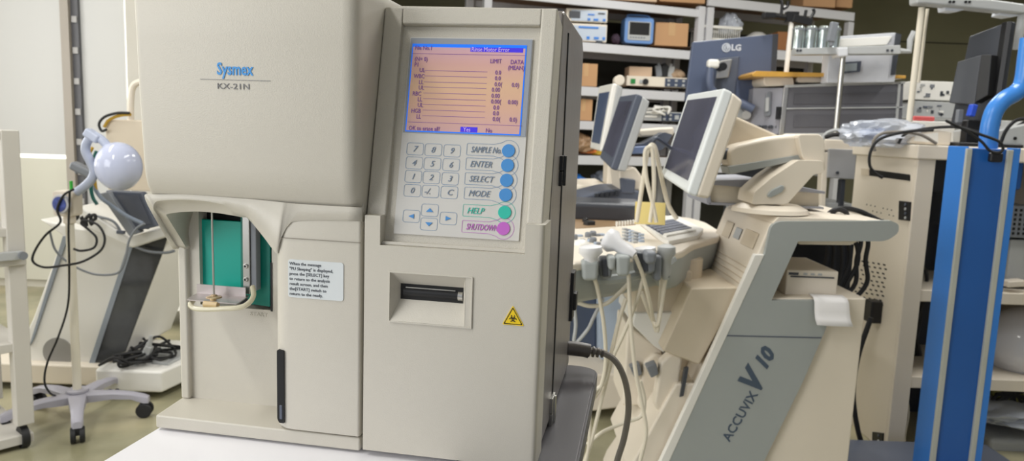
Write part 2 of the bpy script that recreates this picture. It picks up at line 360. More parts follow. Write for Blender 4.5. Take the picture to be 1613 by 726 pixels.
# bracket, needle, splash plate, tubing
yb_=wb-.012
k=MF.R(382,345,393,463,yb_); k2=MF.R(393,345,402,463,yb_)
b=B(); b.box(k[0],k[1],yb_,yb_+.004,k[2],.245); br=b.build('needle_bracket',STEEL,an,bev=.0008)
b=B(); b.box(k[1],k2[1],yb_+.002,yb_+.012,k[2]+.004,.245); b.build('bracket_flange',MGREY,br,bev=.0008)
for py in (419,440):
    q=MF.L(387.5,py,yb_); b=B(); b.cyl((q.x,yb_-.0022,q.z),(q.x,yb_,q.z),.0026,n=16); w_=b.build('screw',STEEL,br,bev=.0004)
    b=B(); b.cyl((q.x,yb_-.0025,q.z),(q.x,yb_-.0021,q.z),.0012,n=6); b.build('hex_socket',DARK,w_)
yn=.03
q=MF.L(334,345,yn); q2=MF.L(337,470,yn)
b=B(); b.cyl((q.x,yn,.25),(q2.x,yn,q2.z),.0011,n=10); b.build('sampling_needle',STEEL,an)
pz=q2.z+.0005
c4=[MF.Lz(293,472,pz),MF.Lz(311,462,pz),MF.Lz(393,466,pz),MF.Lz(374,479,pz)]
b=B(); b.prism(rp([(c.x,c.y) for c in (c4[0],c4[3],c4[2],c4[1])],.003,3),pz-.0006,pz+.0006,'z'); PLM=mat('brushed_plate',(186,178,176),.42,metal=.75); sp=b.build('splash_plate',PLM,an)
q=MF.L(311,452,c4[1].y); q3=MF.L(391,466,c4[2].y)
b=B(); b.box(c4[1].x,c4[2].x,c4[1].y-.001,c4[1].y,pz,pz+.011); b.build('plate_upstand',PLM,sp)
b=B(); b.lathe([(.0085,0),(.008,.001),(.004,.0018),(.0025,.0035)],(q2.x,yn,pz+.0006),n=20); b.build('needle_collar',mat('aged_clear_plastic',(196,168,128),.3,alpha=.85),sp)
TUB=mat('milky_tube',(225,218,190),.25,alpha=.8)
def mt(*a): return [MF.L(x_,y_,yy) for x_,y_,yy in a]
b=B(); b.tube(mt((304,474,.02),(300,480,.014),(308,486,.012),(330,487,.012),(352,486,.012),(378,484,.014),(392,477,.02),(399,466,.032),(398,452,.045)),.0028,10); b.build('drain_tube',TUB,an)
b=B(); q=MF.L(336,478,.018); b.cyl((q.x,.018,q.z-.004),(q.x,.018,q.z+.006),.0032,n=12); b.cyl((q.x-.008,.014,q.z),(q.x+.008,.014,q.z),.0036,n=12); b.build('tube_fitting',mat('amber_fitting',(205,178,130),.3),an)
x,z=MF.L(394,496.5,wb).x,MF.L(394,496.5,wb).z
words('embossed_lettering',[('START',x,z)],mat('emboss_shade',(194,189,176),.5),an,T3(0,wb-.0002,0),.0062,sx=1.2,depth=.0003)
# slot in column
b=B(); s0=MF.R(443,548,454,661,.009); b.prism(rp([(s0[0],s0[2]+.0045),(s0[0]+.0022,s0[2]),(s0[1],s0[2]),(s0[1],s0[3]),(s0[0],s0[3])],.0012,3),-.0003,.03); 
slot=b.build('column_slot',DARK,an)
b=B(); b.box(s0[0]+.0025,s0[0]+.006,-.0008,.004,s0[2]+.004,s0[2]+.02); b.build('slot_lever',SGREY,slot,bev=.001)
# instruction sticker
x0s,x1s,z0s,z1s=MF.R(454,411,541,471,.0005)
STK=mat('sticker_film',(212,217,218),.35,var=.02)
b=B(); b.prism(rr(x0s,x1s,z0s,z1s,.003,4),.0002,.0011); st=b.build('instruction_sticker',STK,an)
lines=['When the message','"PU Sleeping" is displayed,','press the [SELECT] key','to return to the analysis','result screen, and then','the[START] switch to','return to the ready.']
SF2=[]
for i,t in enumerate(lines): SF2.append((t,x0s+.0016,z1s-.0057-i*.00525))
words('sticker_lettering',SF2,mat('sticker_ink',(70,76,84),.5),st,T3(0,0,0),.0045,sx=1.0)
# printer slot
def dq(p,y): return MF.L(p[0],p[1],y)
ox0,ox1,oz0,oz1=MF.R(614,432,742,510,0); ix0,ix1,iz0,iz1=MF.R(627,452,727,477,.006)
b=B(); fwd=-.0008
b.box(ox0-.001,ox1+.001,fwd,.001,oz1-.001,oz1+.0006); b.box(ox0-.0006,ox0,fwd,.001,oz0,oz1); b.box(ox1,ox1+.0016,fwd-.0006,.001,oz0,oz1);b.box(ox0,ox1+.0016,fwd-.0006,.001,oz0-.0016,oz0)
b.build('printer_surround',CREAM,an,bev=.0004)
b=B()
O=[(ox0,-.0002,oz0),(ox1-.006,-.0002,oz0),(ox1-.006,-.0002,oz1),(ox0,-.0002,oz1)]; I=[(ix0,.014,iz0),(ix1,.014,iz0),(ix1,.014,iz1),(ix0,.014,iz1)]
for i in range(4): j=(i+1)%4; b.quad(O[i],O[j],I[j],I[i])
b.build('printer_funnel',CREAM,an)
b=B(); b.box(ix0-.001,ix1+.001,.014,.04,iz0-.001,iz1+.001); b.build('printer_slot',DARK,an)
b=B(); zc=(iz0+iz1)/2-.001; b.cyl((ix0+.003,.019,zc),(ix1-.002,.019,zc),.0062,n=18); rl=b.build('paper_roller',BLACK,an)
b=B(); b.box(ix0+.006,ix1-.008,.0118,.0125,zc+.0052,zc+.0062); b.cyl((ix1-.0055,.017,zc),(ix1-.0005,.017,zc),.0056,n=16); b.build('roller_cap',STEEL,rl)
# front door built round the printer opening, notched under the screen bezel
fx1=ox1-.006; zn=(zz-.002)*math.cos(SL)+.2515
def dpoly(x0_,x1_,z0_,z1_,r=0):
    P=[(x0_,.045),(x0_,0),(x1_,0),(x1_,.045)]
    return rp(P,[0,0,r,0],5)
b=B()
for (a,c,d,e,r) in ((.003,ox0,.006,zs,0),(ox0,fx1,.006,oz0,0),(ox0,fx1,oz1,zn,0),(fx1,XR-.012,.006,zn,0),(XR-.012,XR,.006,zs,.006),(.003,x0-.001,zn,zs,0),(x1+.001,XR-.012,zn,zs,0)):
    if d<zn and e>zn and a==.003: e=zn
    b.prism(dpoly(a,c,d,e,r),d,e,'z')
b.build('front_door',CREAM,an,ang=25)
# biohazard sign
ax,az=MF.L(808,481,0).x,MF.L(808,481,0).z; lx_,lz_=MF.L(791,510.5,0).x,MF.L(791,510.5,0).z; rx_=MF.L(825.5,513,0).x
b=B(); b.prism(rp([(lx_,lz_),(rx_,lz_),(ax,az)],.0016,4),-.0006,0); tr=b.build('biohazard_sign',YEL,an); tr['label']='yellow triangular biohazard warning sticker'
b=B(); c0=((lx_+rx_+ax)/3,(2*lz_+az)/3)
def ins(k): return [(c0[0]+(p[0]-c0[0])*k,c0[1]+(p[1]-c0[1])*k) for p in ((lx_,lz_),(rx_,lz_),(ax,az))]
o1=rp(ins(.88),.0014,4);o2=rp(ins(.76),.001,4); n=len(o1)
A=[b.v((p[0],-.0008,p[1])) for p in o1];C=[b.v((p[0],-.0008,p[1])) for p in o2]
for i in range(n): b.f([A[i],A[(i+1)%n],C[(i+1)%n],C[i]])
def arc(bb,cx_,cz_,r0,r1,a0,a1,n=18,y=-.0008):
    A=[];C=[]
    for i in range(n+1):
        a=math.radians(a0+(a1-a0)*i/n); tt=abs(i/n*2-1); ra=r0+(r1-r0)*.35*tt if False else r0
        A.append(bb.v((cx_+r1*math.cos(a),y,cz_+r1*math.sin(a)))); C.append(bb.v((cx_+ra*math.cos(a),y,cz_+ra*math.sin(a))))
    for i in range(n): bb.f([A[i],A[i+1],C[i+1],C[i]])
for k_ in range(3):
    a=90+120*k_; ca,sa=math.cos(math.radians(a)),math.sin(math.radians(a)); R=.00215
    arc(b,c0[0]+R*ca,c0[1]+R*sa,.0013,.0021,a+35,a+325)
arc(b,c0[0],c0[1],.0016,.0021,0,360,30)
b.build('biohazard_symbol',INKB,tr)
# side fittings
for (py0,py1,nm,mm) in ((245,291,'black_hinge',BLACK),(622,664,'steel_hinge',STEEL)):
    px=884 if py0<300 else 868.5
    q0=MF.Lx(px,py0,XR-.003); q1=MF.Lx(px,py1,XR-.003); yc=q0.y; b=B()
    h=q0.z-q1.z; b.box(XR-.004,XR+.0005,yc-.012,yc+.012,q1.z,q1.z+h*.49); b.box(XR-.004,XR+.0005,yc-.012,yc+.012,q1.z+h*.51,q0.z)
    b.cyl((XR+.001,yc,q1.z),(XR+.001,yc,q0.z),.0025,n=12); b.build('hinge',mm,an,bev=.0006)
b=B(); b.box(XR-.006,XR+.0015,.326,.356,.075,.145); ip=b.build('inlet_panel',BLACK,an,bev=.001)
b=B(); b.box(XR-.002,XR+.006,.33,.352,.09,.115); b.build('power_inlet',BLACK,ip,bev=.002)
# power cord
q0=MF.M@Vector((XR,.338,.097)); Yc=q0.y
pts=[q0,W(905,549,Yc),W(925,552,Yc),W(945,555,Yc)]
b=B(); a0=W(894,548,Yc);a1=W(920,551,Yc)
b.tube([a0,W(905,549,Yc),a1,W(928,553,Yc)],.0105,12); pc=thing('mains_cable','thick grey power cord plugged into the right side of the analyzer','cord',Fr(Matrix())); PLG=mat('taupe_plug',(92,86,82),.4); b.build('plug',PLG,pc)
b=B()
for i in range(4): p=W(926+i*7,552.5+i*1.2,Yc); p2=W(929+i*7,553+i*1.2,Yc); b.cyl(p,p2,.0088-.0007*i,n=12)
b.build('strain_relief',PLG,pc)
b=B(); b.tube([W(920,551,Yc),W(950,556,Yc),W(972,572,Yc),W(986,605,Yc),W(990,645,Yc),W(983,690,Yc),W(970,735,Yc),W(962,800,Yc)]+[Vector((W(962,800,Yc).x-.02,Yc+.05,.5)),Vector((W(962,800,Yc).x,Yc+.1,.25)),Vector((.25,Yc+.15,.01))],.0046,10); b.build('cable',CABLEG,pc)
# ------------------------------------------------------------------ table
o=MF.M@Vector((0,0,0)); TM=Matrix.Translation((0,0,0))
tl0=Wz(170,728,TABZ); A1=Wz(936,610,TABZ); A2=Wz(919,726,TABZ); A0=Wz(243,684,TABZ)
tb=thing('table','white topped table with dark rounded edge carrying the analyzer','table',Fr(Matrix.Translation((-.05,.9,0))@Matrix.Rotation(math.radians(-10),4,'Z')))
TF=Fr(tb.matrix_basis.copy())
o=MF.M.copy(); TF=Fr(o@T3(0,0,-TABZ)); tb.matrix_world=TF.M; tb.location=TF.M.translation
b=B(); b.prism(rr(-.2385,.222,-.3,.37,.035,8),TABZ-.028,TABZ-.0022,'z'); b.build('table_top',mat('painted_shadow_laminate',(70,68,72),.35,var=.03),tb,bev=.0015)  # dark colour stands for the analyzer's shadow on the white top
b=B(); b.prism(rr(-.2385,.1,-.3,.37,.004,3),TABZ-.0022,TABZ-.0006,'z'); b.build('lit_top_part',mat('white_laminate',(242,241,246),.25,var=.01),tb)  # lit part of the same white top, laid on as a thin layer
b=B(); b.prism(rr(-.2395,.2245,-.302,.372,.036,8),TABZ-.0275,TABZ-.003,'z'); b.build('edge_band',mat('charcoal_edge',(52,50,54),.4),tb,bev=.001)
for lx in (-.2,.185):
    for ly in (-.26,.33):
        b=B(); b.cyl((lx,ly,.06),(lx,ly,TABZ-.028),.016,n=16); lg=b.build('leg',SGREY,tb)
        b=B(); b.cyl((lx-.012,ly,.028),(lx+.012,ly,.028),.028,n=20); b.build('caster',RUB,lg)
b=B(); b.box(-.2,.185,-.26,.33,.2,.215); b.build('lower_shelf',WMETAL,tb,bev=.002)
# ------------------------------------------------------------------ room
FLOOR=bpy.data.materials.new('green_concrete'); FLOOR.use_nodes=True; nt=FLOOR.node_tree; pb=nt.nodes['Principled BSDF']
tc=nt.nodes.new('ShaderNodeTexCoord'); nz=nt.nodes.new('ShaderNodeTexNoise'); nz.inputs['Scale'].default_value=2.2; nz.inputs['Detail'].default_value=8; cr=nt.nodes.new('ShaderNodeValToRGB')
nt.links.new(tc.outputs['Object'],nz.inputs['Vector']); nt.links.new(nz.outputs['Fac'],cr.inputs['Fac']); e=cr.color_ramp.elements
e[0].position=.35;e[0].color=lin((140,136,108));e[1].position=.68;e[1].color=lin((188,178,146)); q=e.new(.5); q.color=lin((162,158,130))
nt.links.new(cr.outputs[0],pb.inputs['Base Color']); pb.inputs['Roughness'].default_value=.22
WALLO=mat('olive_wall_paint',(122,119,94),.8,var=.06,vs=1.5,bump=.2,bs=30)
WALLW=mat('pale_wall_paint',(224,220,208),.7,var=.02)
XW0,XW1,YW,ZC=-4.2,6.5,9.6,3.3
struct(B().box(XW0,XW1,-3,YW,-.1,0).build('floor',FLOOR))
struct(B().box(XW0,XW1,YW,YW+.1,0,ZC).build('wall_back',WALLO))
struct(B().box(XW1,XW1+.1,-3,YW,0,ZC).build('wall_right',WALLO))
struct(B().box(XW0-.1,XW0,-3,YW,0,ZC).build('wall_left',WALLW))
struct(B().box(XW0,XW1,-3,YW,ZC,ZC+.1).build('ceiling',mat('ceiling_paint',(206,204,198),.8)))
zz=W(1380,64,YW-.01).z
struct(B().box(2.5,XW1,YW-.012,YW,zz-.006,zz+.006).build('trim_2',mat('wall_joint',(58,57,44),.8)))
# bright partition on the left with roller blinds over a window
PY=5.0; PFm=Fr(T3(0,PY,0))
xr=W(214,120,PY).x+.35
b=B(); b.box(XW0,W(300,100,PY).x,PY+.06,PY+.12,0,ZC); struct(b.build('wall_left_back',WALLW))
GL=mat('frosted_window_glow',(255,253,245),.5,emit=1.3,var=.01)
BLD=mat('roller_blind_fabric',(206,206,204),.7,var=.015,vs=1.2)
LOWG=mat('frosted_lower_pane',(214,212,198),.5,var=.02,vs=.8)
for n,(a,c,yb) in enumerate(((-60,101,242),(127,197,262))):
    xa,xc=W(a,120,PY).x,W(c,120,PY).x; zb=W((a+c)/2,yb,PY).z
    if n==1: zb=.3
    b=B(); b.box(xa,xc+(.0 if n==0 else .025),PY+.03,PY+.05,(zb-.035),2.9); w_=struct(b.build('window_%d'%(n+1),GL))
    b=B(); b.box(xa-w_.location.x,xc-w_.location.x-.006,-.012-.01,-.01,zb+.002-w_.location.z,2.9-w_.location.z); b.build('roller_blind',BLD,w_)
xa,xc=W(-60,300,PY).x,W(108,300,PY).x; zb=W(60,249,PY).z
struct(B().box(xa,xc,PY+.02,PY+.05,.06,zb).build('window_3',LOWG))
p0=W(103,100,PY).x; p1=W(116,100,PY).x; p2=W(127,100,PY).x
struct(B().box(p0,p1,PY-.04,PY+.04,0,ZC).build('trim_1',mat('mullion_grey',(164,156,146),.5)))
b=B(); b.box(p1,p2,PY-.01,PY+.04,0,ZC); up=tag(b.build('slotted_upright',mat('upright_dark',(88,88,92),.5)),'dark slotted steel upright beside the grey window post','upright')
b=B(); 
for i in range(14): z=.2+i*.2; b.box(p1+.008-up.location.x,p2-.004-up.location.x,-.035,-.028,z,z+.04)
b.build('slot_plate',mat('upright_light',(170,168,166),.5),up)
p3=W(200,100,PY).x;p4=W(216,100,PY).x
struct(B().box(p3+.02,p4+.4,PY-.04,PY+.04,0,ZC).build('trim_3',mat('partition_grey',(196,192,182),.6)))
# ------------------------------------------------------------------ left rack
RY=2.55; pR=W(57,703,RY); RK=frame(Vector((pR.x,RY,0)),50)
rk=thing('metal_rack','off white metal rack on casters at the left edge of the view','rack',RK)
zt=RK.L(20,205,0).z; pw=.055; RWd=.75; RD=.4
def zl(px,py): return RK.L(px,py,0).z
for xa in (-pw,-RWd):
    for ya in (0,RD-.05):
        b=B(); b.box(xa,xa+pw,ya,ya+.05,.09,zt); b.build('post',WMETAL,rk,bev=.004)
for z,h in ((zt-.032,.03),(zl(34,372),.03),(zl(40,552),.032),(zl(52,688)-.02,.035)):
    b=B(); b.box(-RWd+.004,-.004,.004,RD-.004,z,z+h); b.build('shelf',WMETAL,rk,bev=.003)
b=B(); b.box(-RWd,-.002,-.012,.0,zl(28,412)-.012,zl(28,412)+.012); b.build('side_rail',WMETAL,rk,bev=.003)
b=B(); q=RK.L(28,402,-.02); b.ob((q.x-.03,-.022,q.z+.0),(.09,.02,.03)); b.build('clamp',LGREY,rk,bev=.003)
b=B(); b.cyl((q.x+.01,-.045,q.z),(q.x+.01,-.01,q.z),.014); b.build('clamp_knob',MGREY,rk)
for xa in (-.03,-RWd+.03):
    for ya in (.03,RD-.03):
        b=B(); b.cyl((xa-.012,ya,.04),(xa+.012,ya,.04),.04,n=24); b.build('caster',RUB,rk)
# ------------------------------------------------------------------ examination lamp stand
bc=Wz(122,622,.1); SF_=Fr(T3(bc.x,bc.y,0)); 
ls=thing('lamp_stand','cream pole lamp stand with pale blue round lamp head and five wheeled grey base','lamp',SF_)
GB=mat('lilac_grey_plastic',(168,166,176),.4)
b=B(); b.cyl((0,0,.1),(0,0,SF_.L(116,345,0).z),.0155,n=24); b.lathe([(.035,0),(.035,.012),(.02,.02)],(0,0,.105)); b.build('pole',mat('cream_enamel',(222,216,200),.35),ls)
for k in range(5):
    a=math.radians(-60+72*k); d=Vector((math.cos(a),math.sin(a),0)); n_=Vector((-d.y,d.x,0)); b=B(); rg=[]
    for r_,w_,z0_,z1_ in ((.0,.034,.075,.115),(.06,.03,.078,.112),(.13,.024,.085,.112),(.2,.02,.08,.104),(.245,.02,.062,.092),(.262,.014,.06,.085)):
        rg.append([d*r_+n_*w_+Vector((0,0,z0_)),d*r_+n_*w_+Vector((0,0,z1_-.006)),d*r_+n_*w_*.6+Vector((0,0,z1_)),d*r_-n_*w_*.6+Vector((0,0,z1_)),d*r_-n_*w_+Vector((0,0,z1_-.006)),d*r_-n_*w_+Vector((0,0,z0_))])
    b.ringloft(rg); lg=b.build('base_leg',GB,ls,ang=50)
    c=d*.245; b=B()
    for sgn in (-1,1): b.cyl(c+n_*(.006*sgn)+Vector((0,0,.03)),c+n_*(.024*sgn)+Vector((0,0,.03)),.03,n=24)
    b.ob((c.x,c.y,.045),(.03,.03,.03),(0,0,math.degrees(a))); b.build('caster',RUB,lg,bev=.004)
b=B(); b.lathe([(.035,0),(.04,.004),(.04,.012),(.015,.014)],(0,0,.112)); b.build('base_collar',GB,ls)
hz0=SF_.L(115,340,0).z; hz1=SF_.L(113,300,0).z
b=B(); b.prism(rr(-.045,.035,hz0,hz1,.015),-.03,.035); b.cyl((0,0,hz0-.03),(0,0,hz0),.022); b.build('bracket_head',BEIGE,ls,bev=.006)
q=SF_.L(101,321,-.035); b=B(); b.cyl((q.x-.004,-.034,q.z),(q.x-.007,-.052,q.z),.036,n=28); dl=b.build('dial',mat('dial_rim',(200,200,205),.4),ls,bev=.003)
b=B(); b.cyl((q.x-.007,-.053,q.z),(q.x-.0073,-.055,q.z),.028,n=28); b.build('dial_face',mat('dial_blue',(70,86,160),.4,var=.4,vs=60),dl)
q=SF_.L(112,289,0); b=B(); b.cyl((q.x,0,hz1),(q.x,0,q.z+.01),.006); b.build('green_knob',mat('green_plastic',(60,180,60),.4),ls,bev=.002)
ARM=mat('pale_blue_plastic',(186,194,216),.3)
b=B(); b.tube([SF_.L(x_,y_,0) for x_,y_ in ((120,303),(134,293),(145,281),(148,268),(141,252),(135,238),(137,224),(148,214),(162,222),(174,236))],.0165,14); b.build('lamp_arm',ARM,ls)
q=SF_.L(147,215,0); b=B(); b.ob((q.x,0,q.z+.003),(.06,.045,.034),(0,32,0)); b.build('arm_clip',ARM,ls,bev=.008)
q=SF_.L(187,262,0); b=B(); b.ball(q,(.083,.083,.092),40); b.build('lamp_shade',mat('pale_blue_enamel',(196,202,226),.12,var=.01),ls)
# cables on the stand
def wt(name,label,pts,Y,r,m,cat='cable',grp=None,n=8):
    P=[W(p[0],p[1],p[2] if len(p)>2 else Y) for p in pts]; b=B(); b.tube(P,r,n); return tag(b.build(name,m),label,cat,grp)
SY=bc.y
wt('black_cable','black cable looping around the lamp stand pole',[(116,298),(100,308),(90,330),(95,350),(72,370),(55,395),(52,412),(70,421),(100,418),(130,412),(158,395),(165,375),(155,355),(135,347),(128,352),(140,362),(152,375),(148,390),(128,395),(116,392)],SY-.06,.0045,RUB)
wt('black_cable','thin black cable trailing down from the lamp pole to its wheeled base',[(110,300),(108,360),(109,420),(107,480),(92,530),(75,570),(70,600),(78,618),(88,624)],SY-.05,.004,RUB)
wt('grey_cable','grey cable drooping below the slanted grey monitor',[(150,340),(180,350),(200,380),(230,395),(260,398),(275,395)],SY+.3,.006,MGREY)
wt('grey_cable','thin grey cable hanging between lamp pole and slanted dark panel',[(78,363),(88,395),(115,418),(150,432),(185,430),(197,410),(203,380),(215,360),(228,352)],SY+.1,.0045,MGREY)
wt('green_hose','dark green hose behind the pale blue lamp arm',[(152,238),(146,255),(143,290),(146,310),(153,322)],SY+.1,.007,mat('green_hose',(20,92,84),.4),'hose')
# ------------------------------------------------------------------ second ultrasound on the left
UY=3.15; UF=Fr(T3(W(150,600,UY).x,UY,0))
us=thing('ultrasound_machine','white ultrasound cart with glossy dark slanted side panel behind the lamp stand','ultrasound machine',UF)
b=B(); b.prism(UF.P([(60,345),(212,378),(262,366),(262,385),(196,560),(130,600),(40,596),(24,560),(52,500),(98,372)],0),0,.45); b.build('body',WHITEP,us,bev=.01)
b=B(); b.prism(UF.P([(207,388),(264,372),(255,400),(196,556),(137,597)],-.006),-.006,.002); b.build('side_panel',GLOSSD,us,bev=.002)
b=B(); b.prism(UF.P([(200,390),(209,388),(143,590),(132,597)],-.009),-.009,.002); b.build('side_stripe',mat('blue_grey_strip',(148,156,166),.4),us)
b=B(); b.prism(UF.P([(99,372),(107,372),(53,533),(46,545)],-.009),-.009,.002); b.build('side_stripe',bpy.data.materials['blue_grey_strip'],us)
b=B(); q=UF.L(91,555,-.004); b.cyl((q.x,-.005,q.z),(q.x,.0,q.z),.066,n=36); b.build('round_cover',mat('disc_grey',(150,148,144),.5),us)
b=B(); b.prism(UF.P([(128,322),(205,372),(275,352),(278,368),(212,390),(120,350)],-.03),-.05,.45); b.build('console',WHITEP,us,bev=.01)
gz=UF.L(247,598,-.15).z
b=B(); z0=.03; a=UF.L(150,598,-.12).x; c=UF.L(247,600,-.12).x; b.prism([(a,-.12),(c+.02,-.12),(c+.14,.35),(a-.1,.35)],.035,.13,'z'); bs=b.build('base_platform',WHITEP,us,bev=.012)
b=B(); b.prism([(-.9,-.05),(a+.02,-.05),(a+.02,.4),(-.9,.4)],.03,.12,'z'); b.build('rear_platform',BEIGE,us,bev=.01)
b=B(); q=UF.L(252,585,-.05); b.ob((q.x-.05,.08,.135),(.2,.2,.012),(0,0,-10)); b.build('foot_pad',LGREY,us,bev=.004)
for px in (40,240): 
    q=UF.L(px,612,.0); b=B(); b.cyl((q.x-.02,.1,.034),(q.x+.02,.1,.034),.034); b.build('caster',RUB,us)
b=B(); q=UF.L(230,358,-.05)
for i,(px,mm) in enumerate(((205,DGREY),(218,YEL),(228,DGREY),(190,SGREY))):
    pp=UF.L(px,368-(px-190)*.2,-.055); b=B(); b.ob((pp.x,-.052,pp.z+.006),(.035,.012,.014)); b.build('console_button',mm,us,bev=.002)
b=B(); SCR2=mat('tilted_screen_grey',(92,96,108),.25,var=.1)
b.prism(UF.P([(165,300),(222,303),(246,357),(206,366)],-.1),-.1,-.05); mo=b.build('flat_monitor',SGREY,us,bev=.006)
b=B(); b.prism(UF.P([(174,306),(218,308),(238,352),(207,359)],-.104),-.104,-.099); b.build('monitor_screen',SCR2,mo)
b=B(); b.prism(UF.P([(156,305),(170,302),(215,368),(203,372)],-.13),-.13,-.06); b.build('monitor_edge',MGREY,mo,bev=.004)
wt('probe_cable','blue grey cable bundle behind the lamp arm',[(120,272),(130,266),(145,290),(158,310),(170,320),(200,340),(225,352)],UY-.2,.008,mat('blue_grey_cable',(128,138,152),.5))
tag(B().ob(W(132,268,UY-.2),(.1,.05,.035),(0,25,0)).build('ultrasound_probe',MGREY,bev=.012,seg=3),'grey probe handle just left of the blue lamp arm','probe')
b=B(); 
for i in range(3):
    P=[W(120+i*14+random.uniform(-8,8),345+random.uniform(-8,12),UY-.12) for _ in range(6)]; b.tube(P,.007,6)
tag(b.build('tangled_cord',RUB),'tangled black cord lying beside the lamp bracket','cord')
# clutter on foot platform
b=B()
for i in range(7):
    c=Vector((UF.M.translation.x+.21+random.uniform(-.05,.05),UY+random.uniform(-.05,.1),.14)); b.tube([c+Vector((random.uniform(-.11,.11),random.uniform(-.1,.1),random.uniform(.0,.06))) for _ in range(7)],.006,6)
tag(b.build('tangled_cord',RUB),'tangle of black cords piled on the white foot platform','cord')
b=B(); P=[W(x_,y_,UY-.02) for x_,y_ in ((160,590),(158,578),(175,568),(200,570),(215,562),(205,556),(180,560))]; b.tube(P,.007,8); tag(b.build('white_cable',CABLEC),'white cable curled on the foot platform','cable')
for i,(px,py,rz) in enumerate(((212,572,20),(226,560,60),(234,552,75))):
    p=W(px,py,UY-.03); b=B(); b.cyl(p,p+Vector((.05*math.cos(math.radians(rz)),0,.07*math.sin(math.radians(rz)))),.011,.008,12); b.ob(p,(.04,.03,.025),(0,-rz,0))
    tag(b.build('metal_connector',LGREY,bev=.002),['grey connector nearest the black cords on the foot platform','middle grey connector sticking up from the foot platform','topmost grey connector sticking up from the foot platform'][i],'connector','connectors on the foot platform')
# beige device on the far side
b=B(); DY=3.3; DFm=Fr(T3(W(195,210,DY).x,DY,0))
x0_,x1_,z0_,z1_=DFm.R(167,189,240,300,0)
dv=thing('medical_device','beige boxy device with raised handle behind the blue lamp head','device',DFm)
b=B(); b.box(x0_,x1_,0,.3,z0_,z1_); b.build('body',BEIGE2,dv,bev=.006)
b=B(); q=[DFm.L(x_,y_,.02) for x_,y_ in ((206,192),(206,160),(209,138),(218,130),(232,130),(236,150))]; b.tube(q,.014,10); b.build('handle',BEIGE,dv)
pts=[(204,178),(185,178),(165,184),(156,195),(160,206),(168,204)]
wt('black_cable','black cable curling over the beige device',pts,DY-.02,.006,RUB)
wt('yellow_cable','yellow cable lying on the beige device',[(206,180),(188,182),(172,189),(164,200)],DY-.01,.007,mat('mustard_cable',(188,150,50),.5))
wt('yellow_cable','yellow cable passing behind the blue lamp arm',[(146,232),(140,248),(148,275),(152,300),(160,312)],SY+.14,.006,bpy.data.materials['mustard_cable'])
# white cabinet behind
b=B(); CYb=4.2; cf=Fr(T3(W(250,500,CYb).x,CYb,0)); cb=thing('white_cabinet','plain white cabinet on a plinth behind the ultrasound cart','cabinet',cf)
x0_,x1_,z0_,z1_=cf.R(216,372,330,489,0); b=B(); b.box(x0_,x1_,0,.5,z0_,z1_); b.build('body',WHITEP,cb,bev=.01)
x0_,x1_,z0_,z1_=cf.R(208,488,340,508,-.06); b=B(); b.box(x0_,x1_,-.06,.5,.1,z1_); b.build('plinth',WHITEP,cb,bev=.01)
for xx in (x0_+.05,x1_-.06): b=B(); b.cyl((xx,.05,.05),(xx+.03,.05,.05),.05); b.build('caster',RUB,cb)
def lathe_z(b,c,prof,n=20): return b.lathe(prof,c,(0,0,1),n)
def fb(fr,name,px0,py0,px1,py1,y,d,m,par,bev=.003):
    a=fr.R(px0,py0,px1,py1,y); b=B(); b.box(a[0],a[1],y,y+d,a[2],a[3]); return b.build(name,m,par,bev=bev)
def panel(root,TL,TR,BR,BL,th,mf,ms,mb,ins=.06,bot=.06,back=True):
    """flat monitor from its four front corners (local points)"""
    TL,TR,BR,BL=[Vector(p) for p in (TL,TR,BR,BL)]; n=(TR-TL).cross(BL-TL).normalized()   # into the body
    if n.y<0: n=-n
    C=(TL+TR+BR+BL)/4
    def at(u,v): return (TL*(1-u)+TR*u)*(1-v)+(BL*(1-u)+BR*u)*v
    b=B(); b.hexa([BL,BR,BR+n*th*.45,BL+n*th*.45,TL,TR,TR+n*th*.45,TL+n*th*.45]); fr_=b.build('monitor_frame',mf,root,bev=.008,seg=3)
    k=lambda p: C+(p-C)*.94+n*th
    b=B(); b.hexa([BL+n*th*.4,BR+n*th*.4,k(BR),k(BL),TL+n*th*.4,TR+n*th*.4,k(TR),k(TL)]); b.build('monitor_back',mb,root,bev=.01,seg=3)
    b=B(); s=[at(ins,1-bot),at(1-ins,1-bot),at(1-ins,ins),at(ins,ins)]; b.hexa([p-n*.0015 for p in s[:2]]+[p+n*.002 for p in s[1::-1]]+[s[3]-n*.0015,s[2]-n*.0015,s[2]+n*.002,s[3]+n*.002]); b.build('screen',ms,root)
    return n
# ------------------------------------------------------------------ large tilted ultrasound machine
VY=2.15; VF=Fr(T3(W(1220,600,VY).x,VY,0))
vm=thing('ultrasound_machine','large beige ultrasound machine with lettering on its slanted grey side and jointed screen arm','ultrasound machine',VF)
VG=mat('cool_grey_plastic',(164,169,168),.45,var=.02)
def vp(p,y=0): return VF.P(p,y)
b=B(); b.prism(vp([(1214,352),(1225,349),(1396,350),(1391,377),(1255,377),(1212,470),(1366,470),(1336,740),(1332,1000),(905,1000),(985,810),(1044,726),(1096,611),(1160,470),(1194,400)]),.004,.47); b.build('body',BEIGE,vm,bev=.006)
b=B(); b.prism(rp(vp([(1214,348),(1400,347),(1413,352),(1412,366),(1393,379),(1255,379),(1213,472),(1302,472),(1299,515),(1262,600),(1196,735),(1140,850),(985,850),(1051,726),(1104,611),(1168,470),(1203,398)]),[.03,.0,.03,.03,.02]+[.002]*12,5),-.012,.006); b.build('side_panel',VG,vm,bev=.003)
b=B(); b.prism(vp([(1187,400),(1202,400),(1104,611),(1052,726),(985,860),(968,860),(1038,726),(1092,611)]),-.014,.01); b.build('side_strip',WHITEP,vm,bev=.002)
b=B(); b.prism(vp([(1141,527.5),(1294,531),(1294,533),(1140,529.5)],-.0125),-.0128,-.012); b.build('panel_seam',SGREY,vm)
